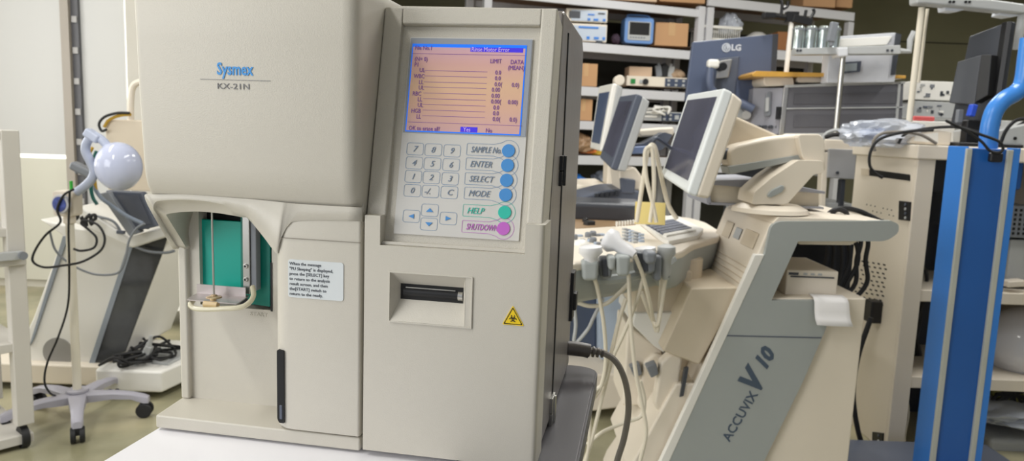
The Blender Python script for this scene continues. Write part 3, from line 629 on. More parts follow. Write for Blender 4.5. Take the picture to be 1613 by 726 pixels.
b=B(); b.prism(rp(vp([(1226,342),(1345,346),(1398,349),(1398,352),(1216,352)]),.004),-.004,.46); b.build('top_cover',BEIGE,vm,bev=.006)
# top slab sides as in the grey arm at the far side
b=B(); b.prism(vp([(1214,350),(1400,349),(1411,356),(1408,368),(1391,378),(1255,378)],0),.46,.48); b.build('side_panel',VG,vm,bev=.003)
b=B(); b.prism(vp([(1255,378),(1355,378),(1340,386),(1260,385)],.02),.02,.45); b.build('arm_underside',BEIGE,vm,bev=.002)
# front details on upper front face (between near edge 1214 and far)
def fq(px,py,y): return VF.L(px,py,y)
fx=fq(1214,360,0).x
b=B(); p=[fq(1205,372,0),fq(1190,408,0)]; d=p[1]-p[0]
for (y0_,y1_,t0,t1,nm,mm) in ((.05,.17,.0,.7,'drive_flap',BEIGE2),(.3,.38,.0,.75,'drive_flap',BEIGE2),(.2,.26,.1,.6,'port_cover',LGREY)):
    b=B(); a=p[0]+d*t0; c=p[0]+d*t1; nn=Vector((d.z,0,-d.x)).normalized()*-.004
    if nn.x>0: nn=-nn
    b.hexa([Vector((c.x,y0_,c.z)),Vector((c.x,y1_,c.z)),Vector((c.x,y1_,c.z))+nn,Vector((c.x,y0_,c.z))+nn,Vector((a.x,y0_,a.z)),Vector((a.x,y1_,a.z)),Vector((a.x,y1_,a.z))+nn,Vector((a.x,y0_,a.z))+nn]); b.build(nm,mm,vm,bev=.002)
b=B()
for i in range(11):
    t=i/11; a=fq(1183-44*t,425+88*t*1.02,0); b.box(a.x-.004,a.x+.004,.03,.44,a.z-.0015,a.z+.0015)
b.build('vent_ribs',BEIGE2,vm)
# protruding box on the front with its sloped face
b=B(); b.prism(vp([(1089,454),(1160,452),(1166,458),(1102,575),(1044,553)],.02),.02,.44); b.build('front_compartment',BEIGE2,vm,bev=.006)
b=B(); b.prism(vp([(1100,575),(1090,600),(1046,690),(1010,735),(975,705),(1046,575)],.2),.02,.45); b.build('lower_front',BEIGE,vm,bev=.008)
b=B(); b.prism(vp([(1052,580),(1000,680),(940,800),(1010,1000),(1060,1000),(1080,600)],.3),.3,.46); b.build('lower_front',BEIGE,vm,bev=.01)
for i,(px,y) in enumerate(((1062,.04),(1036,.18))):
    b=B(); b.prism(rp(vp([(px-22,572),(px-4,556),(px+14,562),(px+4,640),(px-20,652),(px-32,640)],y),.015),y,y+.05); h=b.build('probe_holder',BEIGE,vm,bev=.01,seg=3)
    b=B(); b.prism(rp(vp([(px-44,578),(px-28,572),(px-24,590),(px-36,596)],y-.01),.006),y-.01,y+.03); b.build('grey_clip',MGREY,h,bev=.004)
b=B(); b.prism(vp([(1078,580),(1084,578),(1076,622),(1070,624)],.02),.012,.03); b.build('dark_slot',DGREY,vm)
b=B(); b.prism(vp([(1012,424),(1090,428),(1090,452),(1068,494),(1000,496)],.12),.12,.42); b.build('probe_tray_side',BEIGE2,vm,bev=.004)
b=B(); b.prism(vp([(1000,494),(1068,492),(1046,556),(1030,545),(996,512)],.1),.1,.42); b.build('lower_tray',WHITEP,vm,bev=.004)
b=B(); b.prism(vp([(988,512),(1044,552),(1030,640),(980,640)],.2),.2,.44); b.build('front_column',BEIGE,vm,bev=.01)
# lettering
a=fq(1143,694,-.0125); c=fq(1186,622,-.0125); ang=math.atan2(c.z-a.z,c.x-a.x)
INKS=mat('slate_print',(72,86,104),.5)
words('brand_lettering',[('ACCUVIX',0,0)],INKS,vm,T3(a.x+.012,-.0128,a.z-.004)@Matrix.Rotation(-ang,4,'Y'),.04,sx=(c-a).length*1.03/.172,bold=.0008)
a2=fq(1196,628,-.0125)
words('model_lettering',[('V',0,0)],INKS,vm,T3(a2.x-.01,-.0128,a2.z+.01)@Matrix.Rotation(-ang,4,'Y'),.1,shear=.3,bold=.005,sx=.85)
a3=fq(1208,585,-.0125)
words('model_lettering',[('10',0,0)],INKS,vm,T3(a3.x-.007,-.0128,a3.z+.0)@Matrix.Rotation(-ang,4,'Y'),.062,shear=.3,bold=.0032,sx=.98)
# jointed arm
b=B(); b.prism(rp(vp([(1146,238),(1160,228),(1215,216),(1262,211),(1284,218),(1286,240),(1262,247),(1150,270)],.1),.02,4),.1,.19); ua=b.build('monitor_arm',BEIGE,vm,bev=.012,seg=3)
b=B(); b.prism(vp([(1146,262),(1282,240),(1282,247),(1215,262),(1150,275)],.098),.098,.185); b.build('arm_underside',VG,ua,bev=.003)
b=B(); b.prism(rp(vp([(1254,211),(1290,211),(1297,220),(1299,268),(1290,270),(1262,250)],.08),.015,4),.07,.21); b.build('arm_elbow',BEIGE,vm,bev=.01,seg=3)
b=B(); b.prism(rp(vp([(1257,252),(1296,253),(1299,272),(1282,275),(1240,322),(1184,322),(1188,303),(1216,279)],.05),.008,3),.05,.2); la=b.build('monitor_arm',BEIGE,vm,bev=.008,seg=3)
b=B(); b.prism(rp(vp([(1208,308),(1214,300),(1232,291),(1236,295),(1232,303),(1212,312)],.044),.01,3),.04,.055); b.build('release_latch',VG,la,bev=.003)
b=B(); q=fq(1212,326,.12); b.lathe([(.115,-.012),(.11,.0),(.085,.012)],(q.x,.12,q.z-.002),n=36); b.build('arm_base',BEIGE,vm)
b=B(); b.prism(vp([(1120,170),(1162,184),(1238,218),(1180,232),(1150,245),(1120,245)],.18),.18,.3); b.build('arm_shell',BEIGE2,vm,bev=.01)
b=B(); q=fq(1137,242,.13); b.cyl((q.x-.04,.13,q.z),(q.x+.04,.13,q.z),.018); b.cyl((q.x-.02,.13,q.z-.03),(q.x-.02,.13,q.z+.03),.014); b.build('arm_pivot',DGREY,vm)
# screen of that machine
I=VF.I; lw=lambda px,py,Y: I@W(px,py,Y)
n=panel(vm,lw(1083,148,2.45),lw(1140,138,2.1),lw(1082,304,2.0),lw(1040,276,2.33),.07,mat('pale_monitor_frame',(222,226,226),.4),SCRN,BEIGE,ins=.085,bot=.1)
# console
cz=.865; CL=lambda px,py,z=cz: VF.Lz(px,py,z)
top=[CL(*p) for p in ((880,419),(905,415),(950,409),(1000,401),(1040,393),(1053,401),(1075,396),(1093,384),(1133,373),(1135,364),(1112,350),(1088,343),(1060,340),(1000,336),(880,338))]
tp=rp([(p.x,p.y) for p in top],.03,4)
b=B(); b.prism(tp,cz-.022,cz,'z'); cn=b.build('console',BEIGE,vm,bev=.006)
cxm=sum(p[0] for p in tp)/len(tp); cym=sum(p[1] for p in tp)/len(tp)
b=B(); b.ringloft([[(cxm+(p[0]-cxm)*k_,cym+(p[1]-cym)*k_,z) for p in tp] for k_,z in ((.985,cz-.02),(.98,cz-.06),(.95,cz-.1),(.87,cz-.115))]); b.build('console_skirt',VG,cn,ang=50)
kb=[CL(*p,cz+.0) for p in ((1008,354),(1062,343),(1108,366),(1099,377),(1052,387),(1040,380))]
b=B(); b.prism(rp([(p.x,p.y) for p in kb],.02,3),cz,cz+.014,'z'); kk=b.build('keyboard_base',WHITEP,cn,bev=.005)
k0,k1,k2=CL(1016,354,cz+.014),CL(1060,347,cz+.014),CL(1050,374,cz+.014)
ux=(k1-k0); vy_=(k2-k0)
KEYM=mat('slate_keys',(92,98,114),.5)
for r in range(6):
    for c_ in range(8):
        p=k0+ux*(c_+.5)/8+vy_*(r+.5)/6; bb=B()
        bb.hexa([p+ux.normalized()*a_*ux.length/8*.46+vy_.normalized()*d_*vy_.length/6*.4+Vector((0,0,h)) for h in (0,.006) for a_,d_ in ((-1,-1),(1,-1),(1,1),(-1,1))]); bb.build('key',KEYM if r<5 else WHITEP,kk)
b=B(); p=[CL(*q,cz+.001) for q in ((880,345),(897,347),(907,360),(1001,354),(989,341),(900,338))]; b.prism([(q.x,q.y) for q in p],cz,cz+.002,'z'); pm=b.build('brown_pad',mat('brown_pad',(148,122,92),.5),cn)
q=CL(922,350); b=B(); b.lathe([(.012,0),(.012,.014),(.008,.018)],q); b.build('black_knob',BLACK,cn,bev=.002)
q=CL(928,355); b=B(); b.ob(q+Vector((0.0,.0,.008)),(.036,.03,.02),(0,0,30)); b.build('black_clip',BLACK,cn,bev=.004)
random.seed(5)
for i in range(8):
    q=CL(971+i*4.4,356.5-i*.45); bb=B(); bb.ob(q+Vector((0,0,.008)),(.006,.012,.02)); bb.build('slider_tab',WHITEP,cn)
for i in range(40):
    px=903+random.random()*50; py=369+random.random()*17
    if i>=18: px=984+(i%6)*5.2; py=362+(i//6-3)*5+(i%6)*1.8
    q=CL(px,py); bb=B()
    if i%3 and i<18 or i>=18: bb.ob(q+Vector((0,0,.003)),(.017,.014,.008),(0,0,20)); bb.build('console_button',[LGREY,MGREY,mat('pale_blue_key',(170,184,204),.4) if 'pale_blue_key' not in bpy.data.materials else bpy.data.materials['pale_blue_key']][i%3],cn,bev=.002)
    else: bb.lathe([(.011,0),(.011,.012),(.008,.016)],q,n=14); bb.build('console_knob',MGREY,cn)
q=CL(915,386); b=B(); b.ball(q,(.026,.03,.018),20); b.build('trackball',WHITEP,cn)
# probe cups hung along the console edge
def cup(px0,px1,py0,py1,Y,m_,inner=None,dep=.05):
    tl_,tr_,br2,bl2=[I@W(x_,y_,Y) for x_,y_ in ((px0,py0),(px1,py0),(px1-2,py1),(px0+2,py1))]; k_=Vector((0,dep,0))
    b=B(); b.hexa([bl2,br2,br2+k_*.8,bl2+k_*.8,tl_,tr_,tr_+k_,tl_+k_]); c_=b.build('probe_cup',m_,cn,bev=.011,seg=4)
    if inner:
        f_=Vector((0,-.002,0)); u,v=(tr_-tl_),(bl2-tl_)
        P=[tl_+u*a_+v*d_+f_ for a_,d_ in ((.12,.9),(.6,.9),(.6,.06),(.12,.06))]
        b=B(); b.hexa([P[0],P[1],P[1]+Vector((0,.01,0)),P[0]+Vector((0,.01,0)),P[3],P[2],P[2]+Vector((0,.01,0)),P[3]+Vector((0,.01,0))]); b.build('cup_opening',inner,c_,bev=.004)
for a_ in ((897,914,417,433,1.92,VG),(916,944,411,443,1.88,VG),(944,966,406,440,1.91,MGREY,DGREY),(957,971,404,426,1.88,VG),(970,994,402,436,1.88,VG),(999,1034,396,432,1.92,MGREY,DGREY),(1015,1036,396,417,1.88,MGREY),(1028,1044,402,444,1.94,MGREY),(1045,1058,392,440,1.96,MGREY)): cup(*a_)
b=B(); b.tube([lw(890,432,1.97),lw(960,440,1.96),lw(1035,424,1.99),lw(1060,410,2.05)],.014,8); b.build('cup_rail',VG,cn)
b=B(); b.cyl((fq(1080,440,.2).x,.2,.3),(fq(1080,440,.2).x,.2,cz-.05),.05); b.build('console_support',BEIGE2,vm)
# probes
def probe(label,P,r,mm,tail,col=CABLEC):
    t=thing('ultrasound_probe',label,'probe',Fr(Matrix.Translation(W(*P[0]))))
    I2=t.matrix_basis.inverted(); Q=[I2@W(*p) for p in P]; b=B(); ax=(Q[1]-Q[0]); Ln=ax.length
    b.lathe([(r*.5,0),(r*1.0,Ln*.06),(r*1.05,Ln*.25),(r*.62,Ln*.42),(r*.6,Ln*.8),(r*.35,Ln)],Q[0],ax,18); b.build('probe_body',mm,t,ang=60)
    b=B(); b.tube([Q[1]]+[I2@W(*p) for p in tail],.0055,8); b.build('probe_cable',col,t)
    return t
PW=mat('probe_white',(226,226,228),.35)
probe('white probe lying across the console with its grip pointing down right',[(954,374,1.95),(1000,402,1.9)],.03,PW,[(1012,432,1.92),(1022,470,1.95),(1030,508,2.0),(1036,520,2.0),(1040,470,2.0),(1042,430,2.0)])
probe('cream probe standing in the second holder cup from the analyzer',[(930,386,1.9),(932,432,1.9)],.03,PW,[(940,450,1.93),(951,510,1.95),(954,570,1.97),(946,610,1.98),(930,640,2.0),(928,700,2.0),(915,760,2.0)])
probe('grey probe in the cup in the middle of the holder row',[(1016,388,1.95),(1018,420,1.95)],.028,PW,[(1004,470,1.95),(985,520,1.96),(965,565,1.98),(950,620,2),(930,700,2.0),(915,740,2.02)])
probe('slim grey probe hanging at the right end of the holder row',[(1050,385,1.97),(1048,440,1.97)],.024,LGREY,[(1042,480,1.98),(1036,512,1.98),(1026,500,2.0),(1010,460,2.0)])
wt('white_cable','white probe cable falling from the holder row past the compartment to the floor',[(990,432),(992,480),(996,540),(1002,590),(1012,640),(1018,680),(1010,720),(1000,760)],1.93,.0055,CABLEC)
wt('white_cable','white probe cable swinging left from the holder row towards the floor',[(986,470),(975,505),(962,560),(952,600),(935,618),(925,632)],1.98,.006,CABLEC)
wt('white_cable','white cable sagging horizontally behind the power cord',[(905,475),(930,482),(955,478),(975,462),(992,445)],2.0,.006,CABLEC)
wt('white_cable','white cable lying low to the right of the power cord',[(925,700),(950,680),(985,665),(1010,655),(1015,630),(1008,600)],2.05,.006,CABLEC)
wt('grey_cable','pale grey cable hanging closest to the analyzer under the console',[(903,470),(907,510),(905,540),(925,520),(935,500),(950,470)],2.0,.005,LGREY)
# cords hanging from the hook above the console
hk=[(1003,350),(1012,290),(1020,240),(1027,228),(1033,236),(1040,270),(1052,320),(1066,345)]
wt('cream_cord','cream cord looped over the hook and falling left of the yellow card',hk,2.3,.007,CABLEC,'cord','cords looped over the hook above the console')
wt('cream_cord','cream cord looped over the hook and falling right in front of the yellow card',[(1024,350),(1030,300),(1028,240),(1022,232),(1016,242),(1018,280),(1028,320),(1034,350)],2.26,.0065,CABLEC,'cord','cords looped over the hook above the console')
b=B(); b.tube([W(1029,245,2.34),W(1029,228,2.32),W(1034,218,2.3),W(1060,236,2.36)],.006,8); b.build('cord_hook',SGREY).__setitem__('label','dark hook from which the cream cords hang'); bpy.data.objects['cord_hook']['category']='hook'
q=W(1024,336,2.45); b=B(); b.ob(q,(.1,.004,.075),(-15,0,-5)); tag(b.build('yellow_card',mat('yellow_card',(226,206,132),.6),bev=.001),'pale yellow card propped behind the keyboard','card')
# binder under the jointed arm
vz=VF.M.translation
bk=thing('binder','thick grey ring binder full of papers lying under the jointed arm','binder',Fr(T3(VF.M.translation.x,VY+.22,0)))
BK=Fr(bk.matrix_basis.copy())
pp=BK.P([(1112,285),(1300,300),(1296,326),(1180,322),(1120,318)],0)
b=B(); b.prism(BK.P([(1118,290),(1292,304),(1292,326),(1118,322)]),.01,.24); b.build('paper_block',mat('page_edges',(226,216,196),.8),bk,bev=.002)
b=B(); b.prism(BK.P([(1110,284),(1196,282),(1298,301),(1298,305),(1112,290)]),-.01,.26); b.prism(BK.P([(1108,284),(1114,284),(1120,322),(1112,320)]),-.01,.26); b.prism(BK.P([(1114,318),(1296,326),(1296,329),(1114,322)]),-.01,.26); b.build('cover',mat('binder_grey',(158,160,170),.5),bk,bev=.002)
# printer in the niche, paper hanging out
pr=thing('printer','small beige thermal printer in the niche of the large grey sided machine','printer',Fr(T3(W(1280,463,VY+.05).x,VY+.05,0)))
PR=Fr(pr.matrix_basis.copy()); a=PR.R(1238,426,1320,464,0); b=B(); b.box(a[0],a[1],0,.25,a[2]-.005,a[3]); b.build('printer_body',BEIGE,pr,bev=.005)
b=B(); b.box(a[0]+.012,a[1]-.014,-.003,.0,a[3]-.022,a[3]-.018); b.build('paper_slot',DGREY,pr)
b=B(); b.box(a[0]+.006,a[0]+.035,-.002,0,a[3]-.015,a[3]-.008); b.build('small_display',DGREY,pr)
for i in range(3): b=B(); b.box(a[0]+.05+i*.022,a[0]+.062+i*.022,-.003,0,a[3]-.014,a[3]-.008); b.build('button',LGREY,pr,bev=.001)
b=B(); zt_=PR.L(1300,466,-.02).z+.004
rows_=[]
for k_,(px,py,y) in enumerate(((1274,462,.0),(1276,464,-.03),(1281,468,-.066),(1283,476,-.074),(1283,490,-.077),(1284,502,-.082),(1287,512,-.092))):
    p=PR.M@PR.L(px,py,y); q=PR.M@PR.L(px+52+k_*.8,py+2.5,y); rows_.append([p+(q-p)*t+Vector((0,-.004*math.sin(t*3),0.0)) for t in [i/6 for i in range(7)]])
b.ringloft(rows_,caps=False,closed=False); tag(b.build('paper_sheet',PAPER,solid=.0006,ang=60),'white paper strip hanging out of the beige thermal printer','paper')
# cables behind the printer niche
random.seed(11)
for i in range(7):
    x=1300+i*11; wt('black_cable','black cable hanging under the right end of the grey arm',[(x-30,352+random.random()*20),(x,376),(x+random.uniform(-6,8),410),(x-random.uniform(0,14),445),(x-25,462+random.random()*20),(x-50,455)],VY+.34,.008,RUB,grp='black cables hanging under the grey arm')
wt('black_cable','black cable coiled on top of the grey arm end',[(1300,342),(1312,332),(1330,328),(1352,332),(1370,340),(1390,350)],VY+.2,.008,RUB)
wt('black_cable','black cable looping upright beside the coiled one on the grey arm',[(1316,345),(1312,336),(1320,330),(1332,334),(1336,345)],VY+.16,.008,RUB)
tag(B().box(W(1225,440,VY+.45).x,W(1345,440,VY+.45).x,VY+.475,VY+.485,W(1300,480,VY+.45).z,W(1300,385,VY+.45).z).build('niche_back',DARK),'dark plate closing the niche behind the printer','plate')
# ------------------------------------------------------------------ second console further back
b0=Fr(T3(W(950,500,3.1).x,3.1,0)); u2=thing('ultrasound_machine','blue and slate ultrasound machine with tilted grey screen seen beyond the probe holders','ultrasound machine',b0)
def p2(p,y=0): return b0.P(p,y)
I3=b0.I
panel(u2,I3@W(976,151,3.25),I3@W(1003,147,3.05),I3@W(962,266,3.0),I3@W(944,248,3.2),.07,SGREY,SCRN,LGREY,ins=.1,bot=.14)
b=B(); b.prism(rp(p2([(905,312),(960,298),(1010,300),(1012,318),(1005,334),(900,336)]),.03),0,.35); b.build('console',SGREY,u2,bev=.01)
b=B(); b.prism(rp(p2([(945,335),(990,335),(985,560),(946,575)]),.03),.05,.4); b.build('column',mat('ice_blue_plastic',(176,190,208),.4),u2,bev=.02)
b=B(); b.prism(rp(p2([(890,480),(946,476),(946,572),(890,575)]),.02),.15,.5); b.build('base',mat('navy_grey_plastic',(70,80,100),.4),u2,bev=.02)
b=B(); b.prism(rp(p2([(885,590),(985,588),(1000,640),(885,655)],-.1),.02),-.1,.5); b.build('foot_plate',BEIGE,u2,bev=.02)
kx=p2([(912,305),(970,292)],-.02)
for i in range(5):
    for j in range(3):
        q=b0.L(940+i*8,306-i*1.2+j*3,-.01-.0*j); bb=B(); bb.ob(q+Vector((0,.01,0)),(.016,.02,.006)); bb.build('key',DGREY,u2)
b=B(); b.prism(rp(p2([(974,268),(1000,262),(1012,278),(1010,300),(978,304)],.02),.015),.02,.3); b.build('arm_block',BEIGE,u2,bev=.012)
b=B(); b.prism(rp(p2([(977,280),(1001,283),(999,305),(979,304)],.0),.01),-.01,.05); b.build('rear_cover',SGREY,u2,bev=.006)
b=B(); b.prism(rp(p2([(990,228),(1015,226),(1046,208),(1060,212),(1044,236),(1008,242)],.1),.01),.1,.25); b.build('screen_arm',SGREY,u2,bev=.01)
b=B(); b.prism(rp(p2([(988,232),(1022,230),(1022,242),(992,243)],.05),.01),.05,.12); b.build('arm_end',mat('arm_blue',(120,138,178),.4),u2,bev=.01)
b1=Fr(T3(W(950,400,3.9).x,3.9,0)); u3=thing('ultrasound_machine','white framed ultrasound screen furthest behind, nearest the analyzer edge, on a cream console','ultrasound machine',b1)
panel(u3,b1.I@W(943,136,3.95),b1.I@W(965,131,3.7),b1.I@W(945,238,3.65),b1.I@W(929,233,3.9),.06,WHITEP,mat('screen_blue_grey',(84,98,128),.2),LGREY,ins=.12,bot=.1)
b=B(); b.prism(rp(b1.P([(895,292),(955,290),(964,300),(960,316),(895,322)],0),.03),0,.5); b.build('console',BEIGE,u3,bev=.02)
b=B(); b.cyl(b1.L(975,127,.1)+Vector((0,-.03,0)),b1.L(975,127,.1)+Vector((0,.05,0)),.028); b.build('arm_knob',BEIGE,u3,bev=.006)
b=B(); b.prism(b1.P([(958,240),(972,236),(974,420),(950,420)],.1),.1,.3); b.build('column',BEIGE,u3,bev=.01)
b=B(); b.prism(b1.P([(880,420),(985,420),(990,620),(880,620)],.1),.1,.6); b.build('base',BEIGE,u3,bev=.02)
b=B(); b.ob(W(948,330,2.9),(.3,.1,.08),(10,0,0)); 
tag(b.build('black_tray',DGREY,bev=.02,seg=3),'black glossy tray below the slate console','tray')
# wide beige shelf/arm visible above the slate screen area
b=B(); P_=[W(1000,205,3.3),W(1062,200,3.3),W(1062,214,3.3),W(1010,216,3.3)]; b.prism([(p.x,p.z) for p in P_],3.3,3.6); tag(b.build('beige_panel',BEIGE,bev=.01),'beige panel tucked between the slate screen and the large pale screen','panel')
# ------------------------------------------------------------------ steel shelving at the back
SHF=frame(Vector((W(1106,100,7.2).x,7.2,0)),20)
def beams(root,xa,xb,pys,pxm,dep=.6):
    for py0,py1 in pys:
        z1_=SHF.L(pxm,py0,0).z; z0_=SHF.L(pxm,py1,0).z
        b=B(); b.box(xa,xb,0,.03,z0_,z1_); b.box(xa,xb,dep-.03,dep,z0_,z1_); bm_=b.build('shelf_beam',SHELFW,root,bev=.003)
        b=B(); b.box(xa,xb,.01,dep-.01,z1_-.012,z1_-.002); b.build('shelf_board',mat('chipboard_deck',(150,126,106),.8) if 'chipboard_deck' not in bpy.data.materials else bpy.data.materials['chipboard_deck'],bm_)
sx=lambda px,py=100,y=0: SHF.L(px,py,y).x
sz=lambda px,py,y=0: SHF.L(px,py,y).z
uA=thing('steel_shelving','white steel shelving bay nearest the analyzer, holding boxes and a blue monitor','shelving',SHF)
uB=thing('steel_shelving','white steel shelving bay on the right behind the metal flight case','shelving',SHF)
xa,xb=sx(760),sx(1109,60); beams(uA,xa,xb,[(4.5,17),(73,87),(141,155),(194,207),(247,261)],1000)
xc,xd=sx(1112,60),sx(1345,40); beams(uB,xc,xd,[(8,22),(80,95),(150,164),(204,218),(260,274)],1240)
for root,xs in ((uA,(xa,xb-.075)),(uB,(xc,xd-.07))):
    for x in xs:
        for y in (0,.54):
            b=B(); b.box(x,x+.07,y-.004,y+.06,0,2.42); b.build('post',SHELFW,root,bev=.004)
b=B(); b.box(xa,xd,.64,.66,0,2.3); DB=mat('dark_backing',(58,58,52),.9); tag(b.build('backing_sheet',DB),'dark backing sheet behind the steel shelving','sheet'); bpy.data.objects['backing_sheet'].matrix_world=SHF.M@T3(*bpy.data.objects['backing_sheet'].location)
def sthing(name,label,cat,px,py,y=.05,yaw=-15,group=None):
    q=SHF.L(px,py,y); M=SHF.M@T3(q.x,q.y,q.z)@Matrix.Rotation(math.radians(yaw),4,'Z'); f=Fr(M); return thing(name,label,cat,f,group),f
def carton(label,r,y=.06,d=.3,yaw=-15,m=CARD,name='cardboard_box',group=None,tape=True,yw=None):
    px0,py0,px1,py1=r; t,f=sthing(name,label,'box',(px0+px1)/2,py1,y,yaw,group); a=f.R(px0,py0,px1,py1,0)
    b=B(); b.box(a[0],a[1],0,d,0,a[3]); b.build('carton',m,t,bev=.004)
    if tape: w=(a[1]-a[0]); c=(a[0]+a[1])/2; b=B(); b.box(c-w*.1,c+w*.1,-.0015,.01,a[3]*.45,a[3]+.001); b.box(c-w*.1,c+w*.1,-.001,d,a[3],a[3]+.0015); b.build('packing_tape',mat('tape_tan',(198,160,116),.4) if 'tape_tan' not in bpy.data.materials else bpy.data.materials['tape_tan'],t)
    return t
carton('tan cardboard box with tape beside the blue patient monitor',(1032,36,1084,72.5))
carton('brown cardboard box in the second row down at the analyzer edge',(905,100,941,136),yaw=-14)
carton('small brown cardboard box in the third row down at the analyzer edge',(905,156,933,190),yaw=-14)
carton('flat pale carton on top of the green buttoned instrument',(991,105,1027,120),d=.18,m=CARD2,tape=False,y=.12)
carton('brown carton on the top shelf above the steel cylinders',(1267,-40,1318,11),tape=False)
carton('brown carton at the right end of the top shelf',(1319,-45,1345,12),tape=False)
carton('wide carton on the top shelf above the blue patient monitor',(1040,-40,1112,4),tape=False)
carton('low carton on the top shelf nearest the analyzer',(950,-45,1036,1),tape=False,m=CARD2)
carton('brown wooden box showing between the blue display and the steel cylinders',(1224,50,1244,79),tape=False,m=mat('brown_box',(150,98,52),.6))
def instrument(name,label,r,body,front,knobs,y=.05,d=.3):
    px0,py0,px1,py1=r; t,f=sthing(name,label,'instrument',(px0+px1)/2,py1,y); a=f.R(px0,py0,px1,py1,0)
    b=B(); b.box(a[0],a[1],0,d,.008,a[3]); b.build('housing',body,t,bev=.005); w=a[1]-a[0]; h=a[3]
    b=B(); b.box(a[0]+w*front[0],a[0]+w*front[1],-.004,0,h*.12,h*.9); b.build('front_panel',front[2],t,bev=.001)
    for (u,v,sw,sh,mm,rd) in knobs:
        b=B(); x=a[0]+w*u; z=h*v
        if rd: b.cyl((x,-.02,z),(x,0,z),sw,n=18); b.build('dial_knob',mm,t,bev=.002)
        else: b.box(x-sw,x+sw,-.01,0,z-sh,z+sh); b.build('panel_button',mm,t,bev=.001)
    for k_ in (.08,.92): b=B(); b.box(a[0]+w*k_-.01,a[0]+w*k_+.01,.02,d-.02,0,.009); b.build('foot',RUB,t)
    return t
PB=mat('panel_pale_blue',(190,200,214),.4); PN=mat('panel_navy',(66,76,98),.4)
bt=[(.55,.25,.012,.01,BLUE,0),(.72,.25,.022,.009,BLUE,0),(.92,.25,.012,.01,BLUE,0),(.2,.55,.05,.03,DGREY,0),(.6,.6,.03,.006,BLUE,0),(.85,.7,.03,.006,DGREY,0)]
instrument('lab_instrument','upper of two pale blue fronted instruments stacked on the shelf at the analyzer edge',(892,14,957,36),BEIGE,(.12,.97,PB),bt)
instrument('lab_instrument','lower of two pale blue fronted instruments stacked on the shelf at the analyzer edge',(897,37.5,956,67),BEIGE,(.1,.97,PB),[(.5,.25,.014,.012,BLUE,0),(.72,.25,.022,.01,BLUE,0),(.92,.25,.012,.012,BLUE,0),(.5,.8,.09,.008,BLUE,0),(.8,.06,.03,.01,DGREY,0)])
instrument('lab_instrument','long cream instrument with a green button and slate control panel',(987,121,1084,138),BEIGE,(.62,.99,PN),[(.1,.5,.022,.022,mat('green_button',(30,130,60),.4),0),(.3,.5,.028,0,BLACK,1),(.24,.5,.02,.016,LGREY,0),(.68,.7,.012,.01,LGREY,0),(.68,.3,.012,.01,LGREY,0),(.8,.7,.012,.01,LGREY,0),(.8,.3,.012,.01,LGREY,0),(.92,.7,.012,.01,LGREY,0),(.92,.3,.012,.01,LGREY,0)],y=.04)
instrument('lab_instrument','pale instrument with a slate panel on the lower shelf behind the large pale screen',(1008,176,1076,192),LGREY,(.5,.98,PN),[(.56,.7,.012,.01,LGREY,0),(.56,.3,.012,.01,LGREY,0),(.7,.7,.012,.01,LGREY,0),(.7,.3,.012,.01,LGREY,0),(.85,.5,.02,.02,LGREY,0),(.2,.5,.08,.01,WHITEP,0)],y=.04)
# patient monitor
t,f=sthing('patient_monitor','blue bodied patient monitor with a dark screen on the upper shelf','monitor',1007,69,.08,-12); a=f.R(984,27,1030,69,0)
BLM=mat('cornflower_blue_plastic',(108,148,206),.35)
b=B(); b.prism(rr(a[0],a[1],.0,a[3],.035,5),0,.14); b.build('housing',BLM,t,bev=.012,seg=3)
b=B(); b.tube([(a[0]+.04,.05,a[3]-.01),(a[0]+.05,.05,a[3]+.02),(a[1]-.05,.05,a[3]+.02),(a[1]-.04,.05,a[3]-.01)],.01,8); b.build('carry_handle',BLM,t)
b=B(); b.prism(rr(a[0]+.03,a[1]-.03,.03,a[3]-.04,.015),-.006,.0); fp=b.build('front_bezel',LGREY,t,bev=.003)
b=B(); b.box(a[0]+.045,a[1]-.045,-.009,-.005,a[3]*.33,a[3]*.8); b.build('screen',DARK,fp)
for i in range(6): b=B(); b.box(a[0]+.05+i*.026,a[0]+.066+i*.026,-.01,-.005,.05,.062); b.build('button',MGREY,fp)
# basket with bag
t,f=sthing('plastic_basket','white slotted plastic basket on the upper shelf of the right bay','basket',1136,84,.0,-10); a=f.R(1105,41,1167,80,0); w=a[1]-a[0]; h=a[3]
b=B()
for k_ in range(18):
    x=a[0]+w*(k_+.0)/17; s=.92; b.box(x*s-.0025,x*s+.0025,0,.006,.01,h-.02); b.box(x*s-.0025,x*s+.0025,.28,.286,.01,h-.02)
for z in (.0,.06,h*.5): b.box(a[0]*.92,a[1]*.92,-.002,.288,z,z+.012)
b.build('slotted_sides',WHITEP,t)
b=B(); b.box(a[0],a[1],-.02,.0,h-.025,h);b.box(a[0],a[1],.29,.31,h-.025,h);b.box(a[0],a[0]+.02,-.02,.31,h-.025,h);b.box(a[1]-.02,a[1],-.02,.31,h-.025,h); b.build('rim',WHITEP,t,bev=.004)
b=B(); b.box(a[0]*.9,a[1]*.9,.01,.27,.0,.012); b.build('bottom',WHITEP,t)
